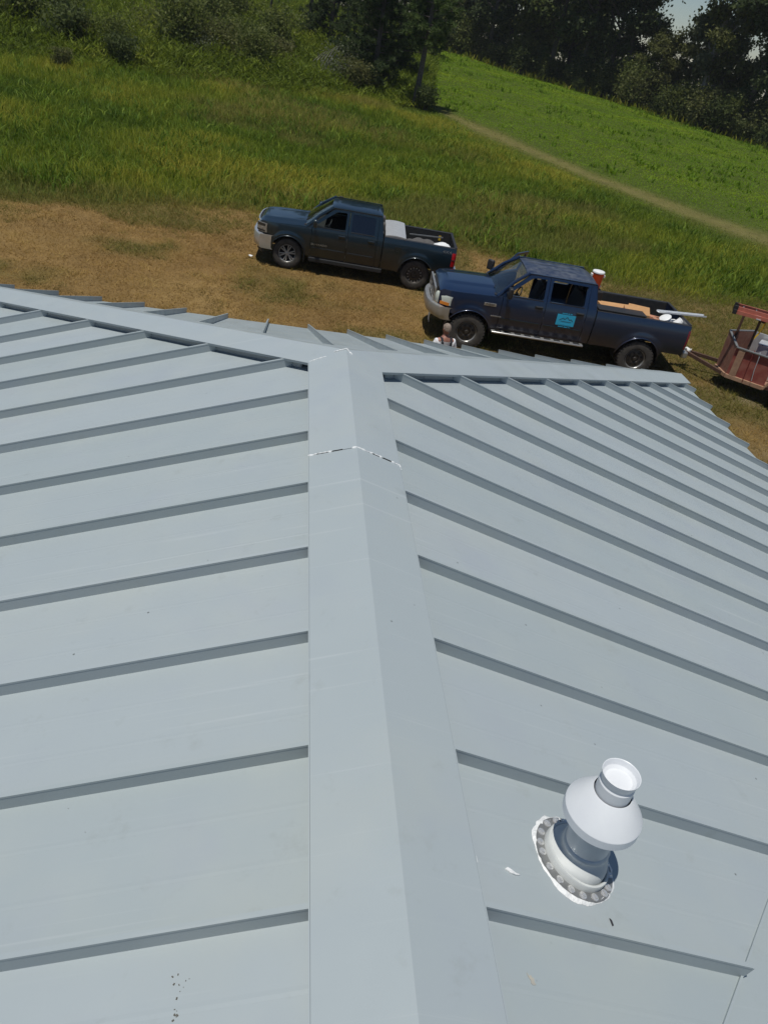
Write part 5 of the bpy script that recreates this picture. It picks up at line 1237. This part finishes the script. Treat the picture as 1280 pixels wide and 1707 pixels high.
parts.append(blades(x, y, ht, (.012+.018*r.uniform(.5, 1.2, len(x)))*(.5+d/60), r.uniform(.6, 1.9, len(x)), col, 2, 5, .75))
n = 6000; x, y, d = fan(n, 46, 122, 7, 44, r); k = (track_d(x, y) > 3) & (fbm(x/3, y/2, 91)+.1*r.uniform(-1, 1, n) > .6); x, y, d = x[k], y[k], d[k]
for q in range(6):
    a = r.uniform(0, 2*np.pi, len(x)); rr = r.uniform(0, .3, len(x))
    parts.append(blades(x+rr*np.cos(a), y+rr*np.sin(a), r.uniform(.15, .45, len(x)), r.uniform(.06, .14, len(x)), r.uniform(.4, 1.2, len(x)), mixc([(.05, .10, .014), (.09, .14, .03)], r.uniform(0, 1, len(x))), 2, 30+q, .75))
# long fringe along the crest, under the trees
n = 16000; x, y, d = fan(n, 84, 126, 6, 44, r); az = np.degrees(np.arctan2(x+.36, y)); dc = np.interp(az, [-20, 0, 8, 30], [230, 170, 116, 92]); k = np.abs(d-dc-2) < 4+3*r.uniform(-1, 1, n); x, y, d = x[k], y[k], d[k]
parts.append(blades(x, y, r.uniform(.3, 1.0, len(x)), r.uniform(.05, .12, len(x)), r.uniform(.2, .8, len(x)), mixc([(.06, .08, .02), (.11, .13, .035), (.17, .16, .06)], r.uniform(0, 1, len(x))), 2, 44, .6))
v, t, c = join(parts)
tag(np_obj('field_grass', v, tris=t, col=c, material=MT['grass']), 'short bright green grass over the hill field beyond the track', 'grass', kind='stuff')
GAIN = (2.55, 2.5, .9)
# head-high weeds behind the meadow on the left
parts = []
n = 90000; x, y, d = fan(n, 40, 118, -32, 13, r); wd_ = weed_d(x, y); k = (wd_ > -.6+1.5*(fbm(x/2, y/2, 95)-.5)) & (r.uniform(0, 1, n) < np.clip(1.3-wd_/45, .3, 1)); x, y, d, wd_ = x[k], y[k], d[k], wd_[k]
pn = fbm(x/3.5, y/3.5, 97); fn = fbm(x/.9, y/.9, 98); n = len(x)
ht = (.55+1.25*pn*(.6+.8*fn))*sstep(-1.5, 3.5, wd_)*r.uniform(.6, 1.2, n)*(1+np.clip(wd_/45, 0, .8))+.2
col = mixc([(.026, .040, .010), (.045, .066, .014), (.072, .094, .022), (.115, .125, .042)], np.clip(.15+.75*pn+r.normal(0, .16, n), 0, 1))
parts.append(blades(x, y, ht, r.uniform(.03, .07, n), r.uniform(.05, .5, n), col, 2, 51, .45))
z = ground_z(x, y)
for q in range(5):
    a = r.uniform(0, 2*np.pi, n); f = r.uniform(.35, 1.0, n)
    parts.append(blades(x+.06*np.cos(a), y+.06*np.sin(a), r.uniform(.12, .3, n), r.uniform(.05, .13, n), r.uniform(.8, 2.0, n), col*r.uniform(.75, 1.3, (n, 1)), 1, 60+q, .8, z=z+ht*f*.85, dirs=a))
v, t, c = join(parts)
tag(np_obj('tall_weeds', v, tris=t, col=c, material=MT['grass']), 'head high mass of green weeds behind the meadow', 'weeds', kind='stuff')

# ================================================================== TREES AND SHRUBS
def leaf_quads(P, size, col, r, flat=.0):
    n = len(P); a = r.normal(size=(n, 3)); a /= np.linalg.norm(a, axis=1)[:, None]; b = r.normal(size=(n, 3)); b -= a*(a*b).sum(1)[:, None]; b /= np.linalg.norm(b, axis=1)[:, None]
    s_ = size[:, None]; V = np.stack([P-a*s_*.5, P+b*s_*.32, P+a*s_*.5, P-b*s_*.32], 1).reshape(-1, 3)
    Q = np.arange(n)[:, None]*4+np.array([0, 1, 2, 3]); return V, Q, np.repeat(col, 4, 0)
def broadleaf(seed, h, cw, clear, nlimb, nleaf, leaf, cols, bark='bark', clump=.75, lean=(0, 0), upness=.5):
    """(trunk mesh, crown mesh): a forking tapered trunk and leaves gathered in clumps round the twig ends"""
    rd = random.Random(seed); r = np.random.default_rng(seed); mb = MB(); tips = []
    def limb(p, d, L, rad, depth):
        pts = [p]; rs = [rad]; q = Vector(p); dd = Vector(d)
        for i in range(4):
            dd = (dd+Vector((rd.uniform(-.25, .25), rd.uniform(-.25, .25), rd.uniform(-.08, .22)))).normalized(); q = q+dd*L/4; pts.append(Vector(q)); rs.append(rad*(1-.2*(i+1)))
        mb.tube(pts, rs, 6 if depth < 2 else 4)
        if depth == 2: tips.append((pts[-1], L)); tips.append((pts[2], L)); return
        for k in range(3 if depth == 0 else 3):
            t = rd.choice([2, 3, 4]); a = rd.uniform(0, 6.28); nd = (dd*.7+Vector((math.cos(a), math.sin(a), rd.uniform(-.25, .5)))*.9).normalized()
            limb(pts[t], nd, L*rd.uniform(.45, .65), rs[t]*.65, depth+1)
        tips.append((pts[-1], L*.6))
    tp = []; rs = []; R0 = h*.018+.03
    for i in range(9):
        t = i/8; tp.append(Vector((lean[0]*t*t*h+rd.uniform(-.012, .012)*h*t, lean[1]*t*t*h+rd.uniform(-.012, .012)*h*t, t*h*.93-.1))); rs.append(R0*(1.25 if i == 0 else 1)*(1-.85*t)+.015)
    mb.tube(tp, rs, 8)
    for k in range(nlimb):
        t = clear+(1-clear)*(k+rd.uniform(0, .8))/nlimb; t = min(.96, t); i = min(7, int(t*8)); f = t*8-i; p = tp[i].lerp(tp[i+1], f)
        a = k*2.4+rd.uniform(-.5, .5); env = math.sin(math.pi*min(1, .18+.82*(1-(t-clear)/(1-clear))))**.6
        L = cw*.5*max(.3, env)*rd.uniform(.75, 1.15)
        limb(p, Vector((math.cos(a), math.sin(a), upness*rd.uniform(.3, 1.4))).normalized(), L, (R0*(1-.85*t)+.015)*.55, 0 if L > 1.2 else 1)
    tips.append((tp[-1], cw*.3))
    per = max(4, nleaf//len(tips)); P = []; cc = []; cols = np.array(cols)
    for tpnt, L in tips:
        k = int(per*rd.uniform(.4, 1.6)); rad = clump*rd.uniform(.6, 1.25); q = r.normal(size=(k, 3))*np.array([rad, rad, rad*.62])*.55+np.array(tpnt)
        P.append(q); shade = rd.random(); cc.append(cols[0]+(cols[1]-cols[0])*np.clip(shade+r.normal(0, .18, k), 0, 1)[:, None])
    P = np.concatenate(P); cc = np.concatenate(cc); k = P[:, 2] > .15; P = P[k]; cc = cc[k]
    V, Q, cq = leaf_quads(P, r.uniform(.7, 1.35, len(P))*leaf, cc, r)
    tm = mb.mesh('trunk', 60, fixn=False); tm.materials.append(MT[bark]); return tm, np_mesh('crown', V, quads=Q, col=cq, material=MT['leaf'])
def pine(seed, h, cw, clear, nwh, cols, ntuft=520, needle=.30):
    rd = random.Random(seed); r = np.random.default_rng(seed); mb = MB(); tips = []; R0 = h*.014+.03
    tp = [Vector((rd.uniform(-.01, .01)*h*i/8, rd.uniform(-.01, .01)*h*i/8, h*i/8-.1)) for i in range(9)]; mb.tube(tp, [R0*(1-.9*i/8)+.012 for i in range(9)], 8)
    for k in range(nwh):
        t = clear+(.97-clear)*k/(nwh-1); i = min(7, int(t*8)); p0 = tp[i].lerp(tp[i+1], t*8-i); u = (t-clear)/(1-clear)
        for b in range(rd.choice([4, 5, 6])):
            a = rd.uniform(0, 6.28); L = cw*.5*(1-u*.82)*rd.uniform(.6, 1.15)*(.75 if u < .08 else 1); d = Vector((math.cos(a), math.sin(a), -.12+.75*u))
            pts = [p0+d*L*s_+Vector((0, 0, .14*L*s_*s_)) for s_ in (0, .35, .7, 1)]; mb.tube(pts, [R0*.22*(1-.6*u)+.008, .022, .014, .008], 4)
            m = max(3, int(L*7))
            for q in range(m):
                s_ = .3+.7*(q+rd.random())/m; sp = pts[0].lerp(pts[-1], s_); sp.z = p0.z+d.z*L*s_+.14*L*s_*s_
                tips.append(sp+Vector((rd.gauss(0, .16), rd.gauss(0, .16), rd.gauss(.03, .09)))*(.6+L*.25))
    T = np.array([tuple(p) for p in tips]); nn = 22; n = len(T)
    D = r.normal(size=(n, nn, 3)); D[:, :, 2] += .45; D /= np.linalg.norm(D, axis=2)[:, :, None]; L = r.uniform(.7, 1.2, (n, nn, 1))*needle
    S = np.cross(D, r.normal(size=(n, nn, 3))); S /= np.linalg.norm(S, axis=2)[:, :, None]; S *= .034
    B = np.repeat(T[:, None, :], nn, 1); V = np.stack([B-S, B+S, B+D*L], 2).reshape(-1, 3)
    cols = np.array(cols); cc = cols[0]+(cols[1]-cols[0])*np.clip(r.uniform(0, 1, (n, 1))+r.normal(0, .15, (n, nn)), 0, 1)[:, :, None]; cc = np.repeat(cc.reshape(-1, 3), 3, 0)
    tm = mb.mesh('trunk', 60, fixn=False); tm.materials.append(MT['bark']); return tm, np_mesh('crown', V, tris=np.arange(len(V)).reshape(-1, 3), col=cc, material=MT['leaf'])
def shrub(seed, h, w_, nleaf, leaf, cols):
    rd = random.Random(seed); r = np.random.default_rng(seed); mb = MB(); P = []; cc = []; cols = np.array(cols); ns = 11
    for k in range(ns):
        a = rd.uniform(0, 6.28); q = Vector((math.cos(a)*w_*.5*rd.uniform(.1, .9), math.sin(a)*w_*.5*rd.uniform(.1, .9), h*rd.uniform(.45, .95))); b = Vector((q.x*.2, q.y*.2, -.05)); m = b.lerp(q, .5)+Vector((rd.uniform(-.1, .1), rd.uniform(-.1, .1), .05))
        mb.tube([b, m, q], [.022, .014, .006], 4)
        for c_, rad in ((q, .26), (m, .22)):
            kk = nleaf//(2*ns); P.append(r.normal(size=(kk, 3))*np.array([w_*rad, w_*rad, h*rad*.75])*.62+np.array(c_)); sh = rd.random(); cc.append(cols[0]+(cols[1]-cols[0])*np.clip(sh+r.normal(0, .2, kk), 0, 1)[:, None])
    P = np.concatenate(P); cc = np.concatenate(cc); P[:, 2] = np.abs(P[:, 2])+.03
    V, Q, cq = leaf_quads(P, r.uniform(.6, 1.4, len(P))*leaf, cc, r); tm = mb.mesh('stems', 60, fixn=False); tm.materials.append(MT['bark']); return tm, np_mesh('foliage', V, quads=Q, col=cq, material=MT['leaf'])
def plant(name, meshes, loc, label, cat, group=None, scale=1.0, rz=0, pn=('trunk', 'crown'), lean=0):
    e_ = empty(name, loc, rz, label, cat, group); e_.scale = (scale, scale, scale) if not hasattr(scale, '__len__') else scale
    if lean: e_.rotation_euler = (0, lean, rz)
    for nme, me in zip(pn, meshes): o = bpy.data.objects.new(nme, me); C.objects.link(o); o.parent = e_
    return e_
DK = [(.055, .080, .032), (.12, .15, .055)]; MD = [(.080, .11, .034), (.17, .205, .062)]; OL = [(.11, .12, .040), (.20, .21, .068)]; GY = [(.11, .13, .075), (.21, .23, .135)]
rr = random.Random(21)
# pines that stand where the weeds meet the hill field
pines = [pine(101, 12, 4.2, .31, 22, [(.06, .10, .028), (.14, .19, .058)]), pine(102, 13, 6.4, .05, 28, [(.042, .068, .024), (.095, .13, .046)]), pine(103, 11, 4.2, .40, 14, [(.045, .075, .026), (.10, .14, .05)])]
plant('pine_tree', pines[0], gp(690, 178), 'pine with bare lower trunk at the edge of the hill field', 'tree', rz=.4, lean=.03)
for i, (px, py, dd, k, sc, lb) in enumerate([(618, 166, 3, 1, .9, 'dense dark pine left of the bare trunked pine'), (596, 160, 7, 1, .85, 'dark pine behind the yellow green shrub'), (650, 170, 10, 1, 1.0, 'big dark pine close behind the bare trunked pine'), (540, 150, 15, 1, .95, 'dark pine rising behind the dead branches'), (505, 145, 22, 2, 1.1, 'slim dark pine left of the bright gap in the woods')]):
    p = gp(px, py); q = Vector((p.x+.36, p.y, 0)).normalized()*dd; x_, y_ = p.x+q.x, p.y+q.y
    plant('pine_tree', pines[k], (x_, y_, float(ground_z(x_, y_))), lb, 'tree', 'pines behind the meadow', sc, rr.uniform(0, 6))
for i, px in enumerate((332, 352, 372, 394, 408, 432, 448)):
    p = polar(px, 60, 84+rr.uniform(-6, 10)); plant('pine_tree', pines[2], p, 'thin trunked young pine standing in the weeds', 'tree', 'young pines in the weeds', (.6, .6, rr.uniform(.75, 1.0)), rr.uniform(0, 6))
for i, px in enumerate((478, 520, 560, 610, 655, 700)):
    p = polar(px, 40, 104+rr.uniform(-8, 14)); plant('pine_tree', pines[1], p, 'dark pine in the wood behind the weeds', 'tree', 'pines in the far wood', rr.uniform(.9, 1.3), rr.uniform(0, 6))
# broadleaf trees along the crest of the field
oaks = [broadleaf(201, 17, 9.0, .18, 13, 11500, .40, DK, clump=1.15), broadleaf(202, 15, 8.0, .12, 12, 11000, .40, MD, clump=1.1), broadleaf(203, 19, 7.0, .15, 14, 11000, .38, DK, clump=1.05, upness=.9),
        broadleaf(204, 20, 9.5, .25, 14, 11000, .36, GY, 'bark_pale', clump=.9, upness=.8, lean=(.02, 0)), broadleaf(205, 11, 6.0, .08, 10, 8500, .38, OL, clump=1.0)]
def crest(px):
    py = np.interp(px, [700, 730, 850, 1000, 1150, 1280, 1400], [70, 80, 110, 155, 200, 250, 300]); d = ray(px, py); az = math.degrees(math.atan2(d[0], d[1])); return float(np.interp(az, [-20, 0, 8, 30], [230, 170, 116, 92]))
row = [(728, 8, 1, .80), (752, 4, 4, .85), (775, 10, 1, .72), (806, 3, 0, .85), (838, 7, 1, .95), (868, 3, 4, 1.0), (886, 8, 0, 1.0), (915, 4, 1, 1.05), (944, 8, 2, .95), (968, 3, 0, 1.05), (996, 8, 1, 1.0), (1014, 4, 0, .95), (1040, 5, 2, .92), (1072, 9, 4, .72), (1094, 4, 4, .62), (1118, 7, 4, .66), (1182, 4, 3, 1.0), (1196, 7, 3, .8), (1150, 8, 4, .9), (1208, 5, 4, .95), (1240, 9, 4, .55), (1268, 3, 2, .85), (1292, 6, 3, .9), (1325, 4, 0, 1.0), (1370, 6, 1, 1.0)]
LB = {0: 'broad dark leafy tree in the row along the field crest', 1: 'mid green leafy tree in the row along the field crest', 2: 'tall narrow dark tree in the row along the field crest', 3: 'tall grey green tree with pale trunk on the field crest', 4: 'low olive green bushy tree under the crest row'}
for px, back, k, sc in row:
    p = polar(px, 120, crest(px)+back); plant('broadleaf_tree', oaks[k], p, LB[k], 'tree', ['dark crest trees', 'mid green crest trees', 'narrow crest trees', 'grey green crest trees', 'olive crest trees'][k], sc*rr.uniform(.94, 1.06), rr.uniform(0, 6))
for i in range(26):                                     # second rank behind the crest closes the wood below
    px = 690+i*27+rr.uniform(-9, 9); k = rr.choice([0, 1, 1, 4]); sc = rr.uniform(.7, .95) if px < 1010 else rr.uniform(.3, .36)
    p = polar(px, 120, crest(px)+rr.uniform(18, 34)); plant('broadleaf_tree', oaks[k], p, 'leafy tree in the second rank behind the field crest', 'tree', 'second rank of crest trees', sc, rr.uniform(0, 6))
# shrubs: along the crest, in the weeds and at the pine's foot
shr = [shrub(301, 2.2, 2.8, 2800, .15, OL), shrub(302, 1.6, 2.0, 2600, .15, [(.07, .095, .03), (.14, .17, .052)]), shrub(303, 1.9, 2.2, 2200, .17, [(.085, .10, .03), (.17, .17, .06)]), shrub(304, 2.6, 3.2, 3400, .16, [(.095, .125, .03), (.20, .22, .06)]), shrub(305, 2.0, 2.0, 700, .12, GY)]
def bush(px, py, k, sc, label, group=None, dd=0):
    p = gp(px, py); q = Vector((p.x+.36, p.y, 0)).normalized()*dd; x_, y_ = p.x+q.x, p.y+q.y
    return plant('shrub', shr[k], (x_, y_, float(ground_z(x_, y_))), label, 'shrub', group, sc, rr.uniform(0, 6), ('stems', 'foliage'))
bush(707, 184, 1, .8, 'round dark bush at the foot of the bare trunked pine')
bush(595, 160, 2, .95, 'yellow green shrub in front of the dark pines', dd=1)
bush(560, 158, 4, 1.3, 'grey twiggy shrub left of the yellow green shrub', dd=3)
bush(286, 122, 3, 1.35, 'tall leafy shrub rising out of the weeds', dd=5)
bush(345, 130, 0, 1.1, 'olive leafy shrub right of the tall weed shrub', dd=5)
bush(392, 135, 0, 1.0, 'broad olive shrub beside the thin pines', dd=5)
bush(203, 112, 1, .9, 'low dark bush at the front of the weeds')
bush(102, 112, 2, .45, 'small yellow flowering bush at the weed edge')
bush(115, 104, 1, 1.25, 'dark upright bush standing in the weeds', dd=4)
for i in range(70):
    px = rr.uniform(-60, 520); bush(px, np.interp(px, [0, 300, 560], [90, 130, 160])-2, rr.choice([0, 3, 3, 3, 2, 4]), rr.uniform(.6, 1.2), 'wild shrub among the tall weeds', 'shrubs scattered in the weeds', dd=rr.uniform(3, 42))
for i in range(64):
    px = 728+i*9.6+rr.uniform(-6, 6); p = polar(px, 120, crest(px)+rr.uniform(1, 6)); plant('shrub', shr[rr.choice([0, 1, 1, 3])], p, 'undergrowth shrub at the foot of the crest trees', 'shrub', 'undergrowth along the field crest', rr.uniform(.8, 1.7), rr.uniform(0, 6), ('stems', 'foliage'))
# bleached dead branches in the weeds
p = gp(522, 152); q = Vector((p.x+.36, p.y, 0)).normalized()*4; x_, y_ = p.x+q.x, p.y+q.y; z_ = float(ground_z(x_, y_)); mb = MB()
for k in range(6): mb.tube([(rr.uniform(-.3, .3), rr.uniform(-.2, .2), .1), (.3+.25*k-.5, rr.uniform(-.3, .3), 1.3+.1*k), (.9+.2*k-.5, rr.uniform(-.5, .5), 1.9+.12*k)], [.04, .028, .012], 5)
o = mb.build('dead_branches', MT['bark_pale']); o.location = (x_, y_, z_); tag(o, 'bleached dead branches sticking out of the weeds', 'branches')

# ================================================================== THIN SUMMER HAZE
hz = bpy.data.materials.new('haze_air'); hz.use_nodes = True; hn = hz.node_tree; hn.nodes.remove(hn.nodes['Principled BSDF'])
pv = hn.nodes.new('ShaderNodeVolumePrincipled'); pv.inputs['Color'].default_value = (.90, .95, 1.0, 1); pv.inputs['Density'].default_value = .0002; pv.inputs['Anisotropy'].default_value = 0.0
hn.links.new(pv.outputs[0], hn.nodes['Material Output'].inputs['Volume'])
x0_, x1_, y0_, y1_ = gx[0]-2, gx[-1]+2, gy[0]-2, gy[-1]+2
tag(MB().box(((x0_+x1_)/2, (y0_+y1_)/2, 10), (x1_-x0_, y1_-y0_, 44)).build('haze', hz), 'thin pale summer haze over the whole farm', 'haze', kind='stuff')
